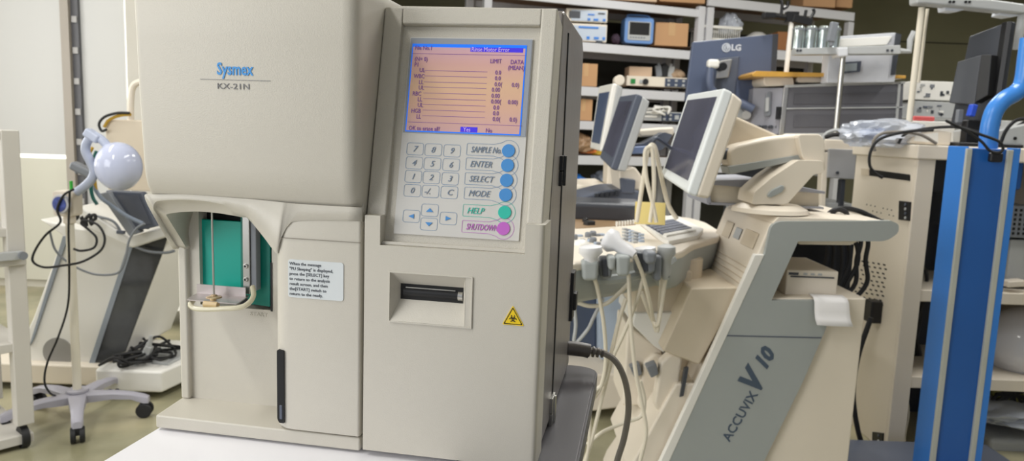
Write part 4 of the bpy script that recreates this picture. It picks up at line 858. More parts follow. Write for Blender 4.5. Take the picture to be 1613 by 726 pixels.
def crumple(name,label,cat,c,r,m,seed=1,amp=.25,sc_=3,op=None):
    b=B(); bmesh.ops.create_icosphere(b.bm,subdivisions=4,radius=1,matrix=Matrix.Identity(4)); rnd=random.Random(seed); ph=[Vector((rnd.uniform(-1,1),rnd.uniform(-1,1),rnd.uniform(-1,1)))*sc_*(1+i*.8) for i in range(9)]
    for v in b.bm.verts:
        d=v.co.normalized(); k_=1+amp*sum(math.sin(p.dot(d)+i)/(1+i*.5) for i,p in enumerate(ph))/2.2; k_+=amp*.3*rnd.uniform(-1,1)*.3; v.co=Vector((d.x*r[0]*k_+c[0],d.y*r[1]*k_+c[1],max(d.z*r[2]*k_,-r[2]*.75)+c[2]))
    return tag(b.build(name,m,ang=28),label,cat)
BAG=mat('clear_bag_film',(214,220,232),.12,var=.05,alpha=.62,bump=.6,bs=25)
q=SHF.M@SHF.L(1152,40,.14); crumple('plastic_bag','crumpled clear plastic bag poking out of the white basket','bag',q,(.11,.1,.12),BAG,3)
# odds and ends
q=SHF.M@SHF.L(1068,118,.15)
for i,(px,py,r,mm,lb) in enumerate(((1037,112,.03,MGREY,'small grey gadget on the long cream instrument, nearest the flat carton'),(1046,112,.035,BLACK,'black gadget on the long cream instrument'),(1056,113,.03,LGREY,'pale gadget on the long cream instrument'))):
    q=SHF.M@SHF.L(px,py,.15); b=B(); b.ob(q+Vector((0,0,.0)),(r*2,.05,.11),(0,10*i-10,0)); b.ob(q+Vector((0,0,.06)),(r,.04,.03)); tag(b.build('small_gadget',mm,bev=.01),lb,'gadget')
q=SHF.M@SHF.L(1067,117,.15); crumple('coiled_strap','coiled tan strap at the right end of the long cream instrument','strap',q,(.07,.06,.05),mat('tan_strap',(170,146,120),.7),9)
q=SHF.M@SHF.L(970,63,.15); crumple('small_plush_bundle','small dark purple bundle left of the blue patient monitor','bundle',q,(.04,.04,.05),mat('dark_purple',(60,44,60),.8),12)
b=B(); q=SHF.M@SHF.L(1032,176,.05); pts=[q+Vector((random.uniform(-.16,.16),random.uniform(-.05,.05),random.uniform(-.03,.05))) for _ in range(16)]; b.tube(pts,.01,6); tag(b.build('cable_bundle',WHITEP),'bundle of white cord on the lower pale instrument','cord')
for i,(px,py,rr3,cc,nm,lb) in enumerate(((916,228,(.12,.1,.09),(150,120,90),'cloth_bundle','tan cloth bundle on the lower shelf at the analyzer edge'),(926,238,(.08,.06,.03),(206,120,60),'orange_pouch','orange pouch on the lower shelf'),(940,241,(.06,.05,.025),(190,160,50),'yellow_pouch','yellow pouch on the lower shelf'),(912,292,(.1,.1,.09),(40,110,190),'blue_bag','bright blue bag under the lower shelf'),(958,282,(.16,.1,.1),(106,112,124),'clear_wrap','greyish plastic wrapping behind the slate console'))):
    q=SHF.M@SHF.L(px,py,.12); crumple(nm,lb,'bundle' if i<3 else 'bag',q,rr3,mat('soft_%d'%i if False else nm+'_skin',cc,.5,var=.3,vs=14),20+i)
b=B(); q=SHF.M@SHF.L(1193,53,.2); b.lathe([(.12,0),(.11,.03),(.05,.07),(0.02,.075)],q-Vector((0,0,.06)),n=24); tag(b.build('white_lid',WHITEP),'round white container just above the blue display','lid')  # round white lid lying among the shelf goods
# ------------------------------------------------------------------ large blue-grey display seen from behind
LY=3.9; LF=frame(Vector((W(1150,160,LY).x,LY,0)),0)
lg_=thing('computer_monitor','large slate blue display seen from behind with a bracket mount and white lettering','monitor',LF)
LGM=mat('slate_blue_plastic',(86,96,120),.4,var=.06)
q4=LF.P([(1091,66),(1225,53),(1219,164),(1079,160)])
b=B(); b.prism(q4,0,.03); b.build('rear_shell',LGM,lg_,bev=.006)
b=B(); b.prism(LF.P([(1217,54),(1226,53),(1220,164),(1212,164)],-.001),-.004,.035); b.build('screen_edge',DGREY,lg_,bev=.002)
a=LF.L(1144,75,-.002); b=B(); b.cyl((a.x,-.004,a.z),(a.x,0,a.z),.023,n=32); el=b.build('round_emblem',mat('emblem_silver',(190,196,206),.4),lg_)
b=B(); arc(b,a.x,a.z,.013,.0155,90,360,24,y=-.0046); b.box(a.x-.003,a.x,-.0048,-.0044,a.z-.007,a.z+.007); b.box(a.x,a.x+.006,-.0048,-.0044,a.z-.007,a.z-.004); b.build('emblem_mark',SGREY,el)
a=LF.L(1151.5,79,-.002); words('brand_lettering',[('LG',a.x,a.z)],mat('logo_silver',(205,210,218),.4),lg_,T3(0,-.003,0),.042,bold=.0018)
b=B(); b.prism(LF.P([(1130,92),(1165,88),(1158,150),(1124,152)],-.02),-.02,0); mt_=b.build('mount_plate',SGREY,lg_,bev=.006)
b=B(); b.prism(LF.P([(1133,96),(1153,93),(1147,122),(1128,124)],-.04),-.045,-.02); b.build('bracket_plate',STEEL,lg_,bev=.004)
a=LF.L(1135,106,-.06); b=B(); b.cyl((a.x,-.11,a.z),(a.x,-.04,a.z),.02); b.build('bracket_pivot',BLACK,lg_)
a=LF.L(1119,101,-.08); b=B(); b.ob((a.x+.01,-.09,a.z),(.06,.05,.045)); b.build('bracket_cap',WHITEP,lg_,bev=.015,seg=3)
b=B(); a2=LF.L(1119,136,-.09); b.tube([(a.x,-.09,a.z-.01),(a2.x,-.09,a2.z),(a2.x+.05,-.08,a2.z-.05)],.02,12); b.build('bracket_tube',LGM,lg_)
b=B(); b.tube([LF.L(1146,158,-.1),LF.L(1165,162,-.12),LF.L(1187,172,-.14)],.022,12); b.build('support_arm',LGM,lg_)
b=B(); b.prism(LF.P([(1146,165),(1168,166),(1180,188),(1150,184)],-.1),-.1,-.04); b.build('support_joint',LGREY,lg_,bev=.01)
b=B(); b.cyl(LF.L(1176,181,-.13),LF.L(1176,181,-.09),.022); b.build('joint_cap',STEEL,lg_)
# ------------------------------------------------------------------ flight case, board, steel frame
CY_=3.7; CF=frame(Vector((W(1240,210,CY_).x,CY_,0)),0)
fc=thing('flight_case','dark grey ribbed metal instrument case with silver corner trims on the beige cart','case',CF)
CG=mat('case_grey',(112,112,118),.45,metal=.3,var=.05); RIB=mat('case_rib',(92,92,98),.5,var=.1,bump=.8,bs=500,brush=True)
b=B(); b.prism(CF.P([(1239,136),(1424,130),(1420,213),(1232,214)]),0,.4); b.build('long_side',CG,fc,bev=.004)
b=B(); b.prism([(p.x,p.y) for p in (CF.L(1236,170,.0),CF.L(1184,170,.1),CF.L(1184,170,.1)+Vector((.03,.3,0)),CF.L(1236,170,.0)+Vector((.05,.35,0)))],CF.L(1235,212,0).z,CF.L(1235,138,0).z,'z'); b.build('end_panel',mat('end_panel_grey',(138,138,146),.45),fc,bev=.004)
for (y0_,y1_) in ((146,163),(180,199)):
    b=B(); b.prism(CF.P([(1252,y0_+1),(1414,y0_-1),(1413,y1_),(1250,y1_+1)],-.003),-.004,.001); b.build('rib_panel',RIB,fc)
for px in (1236,):
    b=B(); b.prism(CF.P([(px-1,138),(px+6,137),(px-2,213),(px-9,213)],-.006),-.01,.004); b.build('corner_trim',STEEL,fc,bev=.002)
for pts in ([(1236,134),(1425,128),(1425,132),(1236,138)],[(1230,210),(1421,209),(1421,214),(1230,215)],[(1236,170),(1424,168),(1424,170),(1236,172)],[(1415,130),(1419,130),(1412,213),(1408,213)]):
    b=B(); b.prism(CF.P(pts,-.004),-.008,.003); b.build('edge_trim',LGREY,fc,bev=.001)
a=CF.L(1210,165,.04); b=B(); b.prism(rp(CF.P([(1206,146),(1214,144),(1213,182),(1204,184)],.04),.01),.03,.045); hb=b.build('handle_plate',MGREY,fc,bev=.003)
b=B(); b.prism(rp(CF.P([(1207,154),(1212,153),(1211,175),(1206,176)],.02),.006),.02,.034); b.build('handle',LGREY,hb,bev=.002)
for i in range(4): a=CF.L(1194+i*9,200,.05); b=B(); b.cyl((a.x,.02,a.z),(a.x,.1,a.z),.009); b.build('connector',[DGREY,mat('brass',(180,140,70),.3,metal=.8) if i==0 else DGREY,DGREY,DGREY][i],fc)
a=CF.L(1228,178,.0); b=B(); b.box(a.x-.012,a.x+.006,-.01,.02,a.z-.03,a.z+.03); b.build('clasp',BLACK,fc)
# board on cushions
b=B(); b.prism(rp(CF.P([(1183,117),(1190,112),(1426,119),(1425,124),(1300,121),(1186,121)],-.02),.004),-.03,.3); bd=thing('wooden_board','yellow varnished board with pale padding on the grey instrument case','board',CF); b.build('board',WOODY,bd,bev=.003)
for p in ([(1204,120),(1250,121),(1252,135),(1206,136),(1202,128)],[(1255,121),(1300,122),(1296,130),(1256,130)],[(1300,122),(1408,124),(1404,134),(1302,134)]):
    b=B(); b.prism(rp(CF.P(p,.02),.012),.02,.26); b.build('pad',BEIGE,bd,bev=.012,seg=3)
# rod with black clamps
rd=thing('retort_stand','white rod with black clamps rising behind the yellow board','stand',Fr(T3(W(1240,118,3.85).x,3.85,W(1240,118,3.85).z))); RF=Fr(rd.matrix_basis.copy())
b=B(); b.cyl(RF.L(1238,118,0),RF.L(1248,25,0),.012,n=14); b.build('rod',WHITEP,rd)
b=B(); b.tube([RF.L(1206,24,0),RF.L(1225,26,0),RF.L(1250,30,0),RF.L(1275,36,0)],.016,10); b.ob(RF.L(1247,27,0),(.06,.04,.05)); cl=b.build('clamp_bar',BLACK,rd)
for pts in ([(1230,26),(1232,8),(1230,0)],[(1234,14),(1240,10),(1241,2)],[(1267,30),(1270,16)],[(1274,32),(1282,20),(1281,14)]):
    b=B(); b.tube([RF.L(x_,y_,-.01) for x_,y_ in pts],.008,8); b.build('clamp_jaw',BLACK,cl)
b=B(); b.ob(RF.L(1211,25,0),(.06,.05,.03)); b.build('clamp_block',BLACK,cl,bev=.005); b=B(); b.ob(RF.L(1262,33,0),(.1,.05,.04),(0,10,0)); b.build('clamp_block',BLACK,cl,bev=.005)
# horizontal bar with cylinders and display head
HY=3.55; HF=frame(Vector((W(1325,200,HY).x,HY,0)),0)
br_=thing('support_frame','white horizontal rail carried by a steel pole, holding a tilted white cabinet','frame',HF)
b=B(); b.prism(HF.P([(1250,77),(1414,72),(1414,86),(1250,87)]),-.03,.03); b.build('rail',LGREY,br_,bev=.004)
b=B(); b.prism(HF.P([(1318,75),(1336,74),(1336,89),(1321,90)],-.04),-.045,.04); b.build('pole_cap',mat('cap_white',(214,216,220),.4),br_,bev=.008)
b=B(); b.cyl(HF.L(1328,88,0),HF.L(1316,212,0),.012,n=16); b.build('pole',STEEL,br_)
for px in (1256,1261,1398,1405): a=HF.L(px,79.5,-.031); b=B(); b.cyl((a.x,-.034,a.z),(a.x,-.03,a.z),.006,n=10); b.build('rivet',DGREY,br_)
b=B(); b.tube([HF.L(1414,80,0),HF.L(1432,81,0),HF.L(1434,62,0),HF.L(1440,50,0)],.014,8,sm=False); b.build('end_hook',LGREY,br_)
b=B(); b.prism(rp(HF.P([(1308,58),(1412,51),(1418,56),(1410,130),(1302,131)],.08),.01),.08,.16); tc_=b.build('tilted_cabinet',mat('cabinet_pale',(206,208,214),.4),br_,bev=.006)
b=B(); b.prism(HF.P([(1412,52),(1420,54),(1410,118),(1404,118)],.07),.07,.165); b.build('cabinet_edge',DGREY,tc_)
b=B(); b.prism(HF.P([(1310,62),(1405,57),(1396,71),(1310,75)],.07),.065,.08); b.build('cabinet_lip',WHITEP,tc_,bev=.003)
b=B(); b.prism(HF.P([(1330,98),(1357,96),(1355,113),(1326,116)],.06),.06,.08); pc_=b.build('picture_panel',SGREY,tc_)
b=B(); b.prism(HF.P([(1326,101),(1350,99),(1349,111),(1324,113)],.056),.054,.062); b.build('panel_face',mat('panel_face',(170,180,186),.3),pc_)
CH=mat('chrome_cylinder',(196,206,206),.2,metal=.85,var=.1)
for i,(px,lb) in enumerate(((1262,'steel cylinder at the left end of the row on the white rail'),(1282,'second steel cylinder from the left on the white rail'),(1302,'third steel cylinder on the rail, behind the small grey box'),(1321,'steel cylinder at the right end of the row, next to the tilted cabinet'))):
    a=HF.L(px,75,0); t_=HF.L(px,38,0); h=t_.z-a.z; ct=thing('steel_cylinder',lb,'cylinder',Fr(HF.M@T3(a.x,.05,a.z)),'steel cylinders on the white rail'); R=.027 if i<3 else .023
    b=B(); b.lathe([(R,0),(R,h*.86),(R*.9,h*.96),(R*.5,h)],(0,0,0),n=24); b.build('cylinder',CH,ct)
    b=B(); b.lathe([(R*1.06,0),(R*1.06,.008)],(0,0,h*.8),n=24); b.build('neck_band',MGREY,ct)
a=HF.L(1305,73,-.02); b=B(); q=HF.M@a; b.ob(q+Vector((0,-.03,.06)),(.035,.03,.09),(0,8,0)); b.cyl(q+Vector((0,-.03,-.005)),q+Vector((0,-.03,.03)),.01); tag(b.build('grey_handset',MGREY,bev=.006),'small grey handset clipped in front of the third steel cylinder','handset')
# beige cart under the case, grey box
b=B(); cx_=frame(Vector((W(1320,230,3.4).x,3.4,0)),0); bc_=thing('equipment_cart','beige cart carrying the ribbed grey case, with a grey drawer box under its top','cart',cx_)
b=B(); b.prism(cx_.P([(1200,214),(1360,222),(1360,240),(1200,232)]),0,.7); b.build('cart_top',BEIGE,bc_,bev=.006)
b=B(); b.prism(cx_.P([(1296,240),(1306,240),(1300,330),(1292,330)]),0,.05); b.build('cart_post',BEIGE,bc_,bev=.004)
b=B(); b.prism(cx_.P([(1306,234),(1350,236),(1346,283),(1303,280)],-.01),-.01,.3); db=b.build('drawer_box',mat('drawer_grey',(160,160,162),.45),bc_,bev=.004)
a=cx_.L(1319,272,-.012); b=B(); b.cyl((a.x,-.016,a.z),(a.x,-.008,a.z),.007,n=10); b.build('drawer_screw',DGREY,db)
b=B(); b.prism(cx_.P([(1326,283),(1332,283),(1328,335),(1322,335)]),0,.04); b.build('cart_post',DGREY,bc_)
b=B(); b.prism(cx_.P([(1292,318),(1350,322),(1346,345),(1290,340)],.02),.02,.6); b.build('lower_deck',LGREY,bc_,bev=.004)
b=B(); b.box(-.3,.1,.65,.7,0,cx_.L(1320,240,0).z); b.build('rear_panel',DGREY,bc_)
for x in (-.25,.08): b=B(); b.box(x,x+.04,.0,.04,0,cx_.L(1320,330,0).z); b.build('cart_leg',BEIGE,bc_)
wt('grey_cable','pale cable bending behind the steel pole on the beige cart',[(1296,220),(1302,210),(1318,205),(1340,208),(1352,214)],3.35,.008,LGREY)
wt('black_cable','black cable lying along the beige cart top',[(1300,216),(1318,212),(1345,216),(1360,220)],3.33,.009,RUB)
# ------------------------------------------------------------------ beige cabinet cart on the right
KY=2.75; kx0=W(1447,246,KY).x; KC=Fr(T3(kx0,KY,0))
kc_=thing('cabinet_cart','tall beige steel cabinet cart with vents, black sockets and open shelves behind the blue column','cart',KC)
ztop=KC.L(1449,250,0).z; zslab=KC.L(1449,228,-.01).z; D_=.5; xr_=KC.L(1720,400,0).x
kp1=KC.L(1475,250,0).x
b=B(); b.box(0,.012,.0205,D_,0,ztop-.002); b.build('side_wall',BEIGE,kc_,bev=.002)
b=B(); b.box(0,kp1,0,.02,0,ztop); b.build('front_stile',BEIGE,kc_,bev=.003)
b=B(); b.box(-.012,xr_,-.012,D_+.02,ztop-.002,zslab); b.build('top_slab',BEIGE,kc_,bev=.006)
b=B(); b.box(.012,xr_,D_-.02,D_,0,ztop-.002); b.build('back_wall',DGREY,kc_)
b=B(); b.box(xr_-.04,xr_,0,D_-.02,0,ztop-.002); b.build('side_wall',BEIGE,kc_)
for py in (456,592):
    z_=KC.L(1460,py,.03).z; h=KC.L(1460,py,.03).z-KC.L(1460,py+18,.03).z; b=B(); b.box(kp1*.4,xr_,.015,D_-.02,z_-h,z_); b.build('shelf',BEIGE,kc_,bev=.003)
for py in (365,):
    pass
# slot and sockets on the side wall (plane x=0)
def sidebox(p,x,t): # pixel polygon on plane x
    b=B(); q=[KC.Lx(a_,c_,x) for a_,c_ in p]; b.prism([(v.y,v.z) for v in q],x-t,x+.001,'x'); return b
sidebox([(1357,265),(1434,275),(1434,285),(1357,275)],-.0,.002).build('cable_slot',DARK,kc_)
sidebox([(1357,265),(1369,266.5),(1369,277),(1357,275)],-.003,.002).build('slot_plate',BEIGE2,kc_)
for (p0_,p1_) in (((1418,316),(1436,348)),((1376,680),(1393,716))):
    sb=sidebox([(p0_[0],p0_[1]),(p1_[0],p0_[1]+2),(p1_[0]-2,p1_[1]),(p0_[0]-1,p1_[1]-2)],-.0,.006).build('socket_block',BLACK,kc_,bev=.002)
    for k_ in range(4):
        q=KC.Lx((p0_[0]+p1_[0])/2-.8,p0_[1]+6+k_*(p1_[1]-p0_[1]-8)/3.4,-.0065); b=B(); b.cyl((-.009,q.y,q.z),(-.005,q.y,q.z),.0055,n=12); b.build('socket_pin',LGREY if k_%2 else SGREY,sb)
b=B()
for r in range(4):
    for c_ in range(7):
        if (r*3+c_)%4==3: continue
        q=KC.Lx(1365+c_*6.5+(r%2)*3,322+r*9+c_*1.5,-.001); b.box(-.0012,.001,q.y-.003,q.y+.003,q.z-.0025,q.z+.0025)
b.build('vent_holes',DARK,kc_)
b=B()
for r in range(11):
    for c_ in range(6):
        q=KC.Lx(1350+c_*8.5+(r%2)*3-r*.7,410+r*7+c_*1.4,-.001); b.box(-.0012,.001,q.y-.009,q.y+.009,q.z-.0028,q.z+.0028)
b.build('vent_slots',DARK,kc_)
q=[KC.Lx(1345,480,-.03),KC.Lx(1352,520,-.03)]
tag(B().ob(KC.M@(KC.Lx(1376,490,-.02)),(.05,.06,.09)).build('power_adapter',BLACK,bev=.006),'black power adapter hanging against the beige cabinet side','adapter')
wt('black_cable','black cable running down between machine and beige cabinet side',[(1372,500),(1352,560),(1344,620),(1352,680),(1366,720),(1380,770)],2.72,.01,RUB)
# things inside / beside
for i,(px,py,sz_,mm,nm,lb) in enumerate(((1600,540,(.2,.25,.16),None,'',''),)):
    q=KC.L(1604,590,.2)
    b=B(); b.ball(KC.M@Vector((q.x+.02,.2,KC.L(1604,592,.2).z+.14)),(.17,.17,.15),32); tag(b.build('white_hood',mat('glossy_white',(226,226,230),.12)),'glossy rounded white hood on the middle shelf right of the blue column','hood')
fb_=thing('white_device','perforated white device on the shelf to the right of the blue column','device',KC)
b=fb(KC,'device_body',1588,378,1640,452,.1,.3,LGREY,fb_); b=B(); a=KC.R(1592,325,1640,375,.08); b.box(a[0],a[1],.08,.35,a[2],a[3]); b.build('perforated_front',MGREY,fb_,bev=.003)
b=B()
for r in range(6):
    for c_ in range(5): b.box(a[0]+.01+c_*.02,a[0]+.018+c_*.02,.077,.081,a[2]+.012+r*.018,a[2]+.022+r*.018)
b.build('perforations',DARK,fb_)
q=KC.L(1604,448,.02); tag(B().ob(KC.M@Vector((q.x,.05,q.z)),(.07,.05,.025),(0,-6,0)).build('small_white_box',BEIGE,bev=.005),'small cream box with a dark opening on the upper shelf edge','box')
q=KC.L(1604,275,.05); tag(B().ob(KC.M@Vector((q.x+.01,.1,q.z)),(.05,.06,.12)).build('blue_bottle',BLUED,bev=.012),'dark blue bottle in the gap right of the blue column','bottle')
# lower shelf clutter right
random.seed(3)
q=KC.M@KC.L(1595,650,.15); crumple('plastic_sheet_bundle','crumpled pale plastic sheet on the bottom right shelf','plastic sheet',q,(.2,.12,.05),BAG,31)
b=B(); 
for i in range(5): P=[KC.M@(KC.L(1560+random.random()*60,615+random.random()*25,.15)) for _ in range(6)]; b.tube(P,.006,6)
tag(b.build('tangled_cord',RUB),'tangle of black cords low down right of the blue column','cord')
b=B(); q=KC.M@KC.L(1580,618,.2); b.ob(q,(.14,.1,.05),(0,15,0)); tag(b.build('olive_pouch',mat('olive_pouch',(130,128,70),.6),bev=.02,seg=3),'dull olive pouch among the cords right of the blue column','pouch')
b=B(); a=KC.M@KC.L(1600,700,.1); b.ob(a+Vector((.05,.1,-.06)),(.34,.25,.18)); tag(b.build('grey_case',LGREY,bev=.02,seg=3),'pale grey case at the very bottom right of the blue column','case')
b=B(); a=KC.M@KC.L(1500,330,.2); b.ob(a,(.1,.2,.12)); tag(b.build('dark_module',SGREY,bev=.006),'dark module inside the beige cabinet, uppermost in the gap left of the blue column','module')
wt('white_cable','white cable in the dark gap left of the blue column',[(1425,610),(1430,650),(1424,690),(1428,730)],2.85,.007,CABLEC)
for i in range(3): wt('black_cable','black cable inside the dark gap left of the blue column',[(1455-i*3,360+i*30),(1448,400+i*30),(1460-i*5,440+i*30),(1440,500+i*20),(1450-i*4,560)],2.95+i*.03,.007,RUB,grp='black cables in the gap left of the blue column')
# ------------------------------------------------------------------ blue column stand
BY=2.35; BF=Fr(T3(W(1560,600,BY).x,BY,0))
bs_=thing('blue_column_stand','tall bright blue column with two ribbed grey strips and a bent blue arm','stand',BF)
zt2=BF.L(1560,232,0).z; xl=BF.L(1522,236,0).x; xr2=BF.L(1607,236,0).x
b=B(); b.box(xl+.008,xr2-.004,0.004,.1,.08,zt2-.004); b.build('column',BLUED,bs_,bev=.004)  # front painted deeper than the left face, its shade put into the colour
b=B(); b.box(xl,xl+.006,-.004,.1,.08,zt2); b.box(xr2-.03,xr2,-.004,.02,.08,zt2); b.build('side_profile',BLUE,bs_,bev=.002)  # left face in brighter blue, the light on it put into the colour
for px in (1527.5,1592.5): x=BF.L(px,236,-.005).x; b=B(); b.box(x-.0085,x+.0085,-.007,.004,.08,zt2-.006); b.build('ribbed_strip',STRIP,bs_,bev=.002)
b=B(); b.box(xl-.2,xr2+.25,-.15,.35,.04,.08); b.build('foot',SGREY,bs_,bev=.01)
for xx in (xl-.18,xr2+.22):
    for yy in (-.12,.32): b=B(); b.cyl((xx-.012,yy,.035),(xx+.012,yy,.035),.035); b.build('caster',RUB,bs_)
b=B(); b.tube([BF.L(x_,y_,.05) for x_,y_ in ((1556,240),(1557,222),(1560,195),(1568,172),(1583,156),(1600,146),(1612,130),(1618,90),(1622,60))],.027,18); b.build('bent_arm',mat('arm_blue_gloss',(66,136,218),.25,var=.02),bs_)
b=B(); q=BF.L(1568,248,-.02); b.ob(q,(.04,.02,.03)); b.build('black_latch',BLACK,bs_,bev=.006)
wt('black_cable','black cable draped over the top of the blue column',[(1490,190),(1520,205),(1545,222),(1560,238),(1575,240),(1580,232),(1572,222),(1545,212),(1510,200)],2.32,.0045,RUB)
wt('black_cable','black cable arching over the beige cabinet corner into its slot',[(1470,205),(1440,206),(1405,212),(1382,222),(1371,240),(1370,260),(1378,272),(1390,280)],2.7,.0055,RUB)
wt('black_cable','black cable running along the cabinet top towards the black monitor',[(1415,226),(1425,212),(1450,204),(1490,200),(1520,202),(1570,215),(1600,200),(1620,188)],2.8,.0055,RUB)
wt('black_cable','black cable curving below the blue arm at the right edge',[(1575,228),(1585,205),(1600,190),(1620,186)],2.5,.006,RUB)
wt('grey_cable','grey cable looping on the beige cabinet top beside the plastic bag',[(1378,238),(1376,222),(1390,210),(1420,208),(1450,212),(1475,226)],2.74,.006,CABLEG)
# on the cabinet top
sv=KC.M@Vector((0,0,zslab))
dvb=thing('flat_device','flat white device lying on the beige cabinet top beside the blue column','device',KC)
a=KC.R(1432,208,1497,229,.05); b=B(); b.prism(KC.P([(1432,226),(1478,229),(1497,229),(1500,208),(1478,205),(1440,210)],.05),.05,.35); b.build('body',BEIGE,dvb,bev=.005)
b=B(); b.prism(KC.P([(1440,222),(1478,225),(1478,209),(1442,213)],.046),.047,.051); b.build('front_plate',WHITEP,dvb)
q=KC.M@KC.L(1390,214,.18); crumple('plastic_bag','large crumpled clear plastic bag on the beige cabinet top','bag',q,(.15,.15,.06),BAG,5,amp=.3)
crumple('blue_wrapper','blue printed wrapper inside the large clear bag','wrapper',KC.M@KC.L(1376,212,.17),(.05,.05,.025),mat('wrapper_blue',(90,120,180),.4,var=.3,vs=30),8)
q=KC.M@KC.L(1450,187,.4); tag(B().box(q.x-.06,q.x+.12,q.y-.05,q.y+.06,zslab,q.z-.0105).build('white_module',WHITEP,bev=.004),'small white module under the red pouch on the beige cabinet top','module'); tag(B().ob(q,(.09,.06,.02)).build('red_pouch',mat('red_pouch',(206,90,90),.4),bev=.006),'small red pouch in front of the stacked white instruments','pouch')
# stacked white rack instruments behind
for i,(y0_,y1_,lb) in enumerate(((128,158,'upper of two stacked white instruments with cluttered sockets'),(160,186,'lower of two stacked white instruments with cluttered sockets'))):
    f=frame(Vector((W(1470,y1_,3.9).x,3.9,W(1470,y1_,3.9).z)),0); t=thing('rack_instrument',lb,'instrument',f); a=f.R(1440,y0_,1505,y1_-1,0)
    b=B(); b.box(a[0],a[1],0,.3,0,a[3]); b.build('housing',LGREY if i else WHITEP,t,bev=.004)
    for j in range(14):
        b=B(); x=a[0]+.012+random.random()*(a[1]-a[0]-.04); z=a[3]*random.uniform(.12,.75); b.box(x,x+random.choice((.006,.012,.022)),-.004,0,z,z+random.choice((.006,.01,.016))); b.build('socket',[DGREY,MGREY,LGREY,SGREY,WHITEP][j%5],t)
tag(B().box(W(1425,190,3.9).x,W(1620,190,3.9).x,3.88,4.4,.0,W(1470,186,3.9).z).build('storage_cabinet',mat('cabinet_dim_grey',(150,150,146),.5),bev=.01),'dim grey storage cabinet carrying the two stacked white instruments','cabinet')
# black monitor from behind
MY=2.95; BM=frame(Vector((W(1545,200,MY).x,MY,zslab)),0)
bm_=thing('computer_monitor','black computer monitor seen from behind on the beige cabinet top','monitor',BM)
b=B(); TLp,TRp,BRp,BLp=[BM.I@W(*p) for p in ((1527,57,2.98),(1590,33,2.8),(1566,198,2.8),(1496,198,2.98))]
n_=(TRp-TLp).cross(BLp-TLp).normalized(); n_=n_ if n_.y>0 else -n_
b.hexa([BLp,BRp,BRp+n_*.03,BLp+n_*.03,TLp,TRp,TRp+n_*.03,TLp+n_*.03]); b.build('rear_shell',DGREY,bm_,bev=.004)
b=B(); e1=[BM.I@W(*p) for p in ((1586,34,2.79),(1595,33,2.78),(1570,199,2.78),(1562,199,2.79))]; b.hexa([e1[3],e1[2],e1[2]+Vector((0,.03,0)),e1[3]+Vector((0,.03,0)),e1[0],e1[1],e1[1]+Vector((0,.03,0)),e1[0]+Vector((0,.03,0))]); b.build('side_edge',BLACK,bm_,bev=.002)
e2=[BM.I@W(*p) for p in ((1508,97,2.955),(1546,86,2.875),(1535,165,2.875),(1494,162,2.955))]
b=B(); b.hexa([e2[3],e2[2],e2[2]+n_*.06,e2[3]+n_*.06,e2[0],e2[1],e2[1]+n_*.06,e2[0]+n_*.06]); b.build('rear_bulge',DGREY,bm_,bev=.004)
e3=[BM.I@W(*p) for p in ((1545,86,2.83),(1562,86,2.8),(1556,150,2.8),(1535,162,2.83))]
b=B(); b.hexa([e3[3],e3[2],e3[2]+n_*.03,e3[3]+n_*.03,e3[0],e3[1],e3[1]+n_*.03,e3[0]+n_*.03]); b.build('stand_cover',BLACK,bm_,bev=.003)
q=BM.I@W(1540,190,2.86); b=B(); b.box(q.x-.05,q.x+.03,q.y-.02,q.y+.02,0,.1); b.box(q.x-.12,q.x+.12,q.y-.1,q.y+.1,0,.015); b.build('stand_foot',BLACK,bm_,bev=.005)
q=BM.I@W(1531,174,2.8); b=B(); b.ob(q,(.02,.03,.045),(0,10,0)); b.build('blue_video_plug',mat('vga_blue',(40,80,200),.4),bm_,bev=.004)
q=BM.I@W(1511,183,2.86); b=B(); b.ob(q,(.02,.02,.05)); b.build('port',MGREY,bm_,bev=.003)
# device at the right edge
t=thing('white_device','white device with a round hole at the right edge of the cabinet top','device',KC); b=B(); b.prism(KC.P([(1570,206),(1640,190),(1640,232),(1570,231)],.02),.02,.3); b.build('body',LGREY,t,bev=.006)
a=KC.L(1599,218,.018); b=B(); b.cyl((a.x,.016,a.z),(a.x,.021,a.z),.006,n=14); b.build('round_hole',DARK,t)
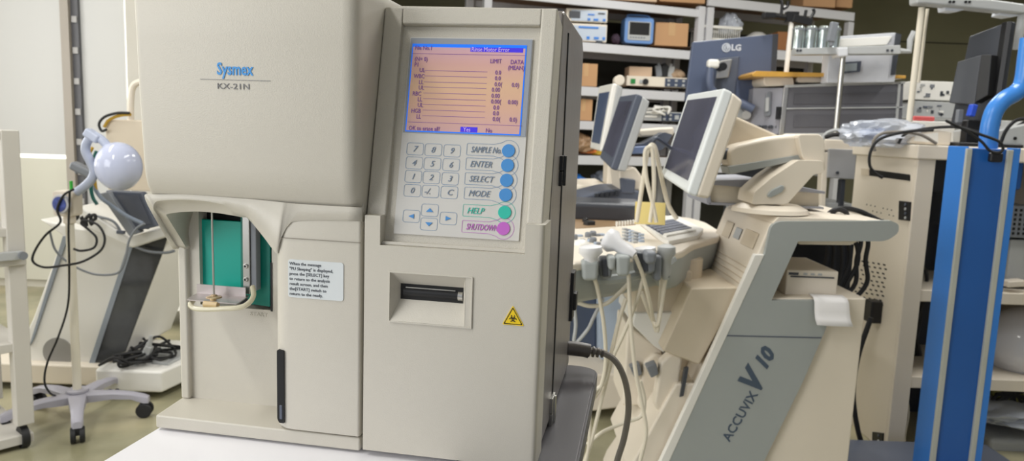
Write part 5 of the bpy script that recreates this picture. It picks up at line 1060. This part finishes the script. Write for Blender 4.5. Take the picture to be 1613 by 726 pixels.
# slim pole frame with overhead bar
GF=Fr(T3(W(1440,190,2.9).x,2.9,0)); pf=thing('pole_frame','two slim cream poles carrying a grey overhead bar with small lamps','frame',GF)
for (p,q,r) in (((1452,12),(1432,192),.0115),((1461,14),(1447,130),.006)):
    b=B(); b.cyl(GF.L(*p,0 if r>.01 else .06),GF.L(*q,0 if r>.01 else .06),r,n=14); b.build('pole',CABLEC,pf)
b=B(); b.prism(GF.P([(1444,-8),(1470,-4),(1560,-2),(1616,6),(1616,22),(1540,14),(1460,6),(1444,6)],-.03),-.03,.03); b.build('overhead_bar',LGREY,pf,bev=.008)
for p in ([(1488,9),(1520,12),(1518,16),(1506,18),(1489,17)],[(1576,18),(1606,21),(1605,25),(1590,27),(1574,24)]):
    b=B(); b.prism(GF.P(p,0),0,.05); b.build('small_lamp',mat('lamp_white',(226,230,238),.3),pf,bev=.002)
for px in (1496,1502,1521,1527): a=GF.L(px,3,-.031); b=B(); b.cyl((a.x,-.034,a.z),(a.x,-.03,a.z),.005,n=10); b.build('rivet',BLACK,pf)
b=B(); b.cyl(GF.L(1612,12,0),GF.L(1602,78,0),.015,n=16); b.build('pole',LGREY,pf)
# ------------------------------------------------------------------ camera, light
cam=bpy.data.cameras.new('camera'); cam.sensor_width=36; cam.lens=36*FPX/1613; co=bpy.data.objects.new('camera',cam); COL.objects.link(co)
R=Matrix((RT,UP,-fw)).transposed().to_4x4(); co.matrix_world=Matrix.Translation(EYE)@R; SC.camera=co
cam.shift_x=0; cam.dof.use_dof=True; cam.dof.focus_distance=.78; cam.dof.aperture_fstop=11; cam.clip_end=60
def area(n,loc,rot,sx_,sy_,e,c=(1,1,1)):
    l=bpy.data.lights.new(n,'AREA'); l.shape='RECTANGLE'; l.size=sx_; l.size_y=sy_; l.energy=e; l.color=c; o=bpy.data.objects.new(n,l); COL.objects.link(o); o.location=loc; o.rotation_euler=[math.radians(a) for a in rot]; return o
# ceiling tubes
for x,y,e in ((-2.6,2.8,34),(.9,2.4,40),(3.2,2.3,42),(-1.6,.2,40),(1.2,5.2,52),(4.2,5.6,52)): area('ceiling_tube',(x,y,3.2),(0,0,0),.3,1.6,e,(1,.99,.96))
area('window_light',(-3.4,-1.2,1.9),(78,0,-52),2.6,2.0,95,(.97,.98,1))
area('window_light',(-3.9,3.2,1.7),(0,-90,0),1.6,2.0,30,(1,1,1))
w=bpy.data.worlds.new('w'); SC.world=w; w.use_nodes=True; w.node_tree.nodes['Background'].inputs[0].default_value=(.86,.9,1,1); w.node_tree.nodes['Background'].inputs[1].default_value=.4
SC.view_settings.view_transform='Standard'; SC.view_settings.look='None'; SC.view_settings.exposure=0
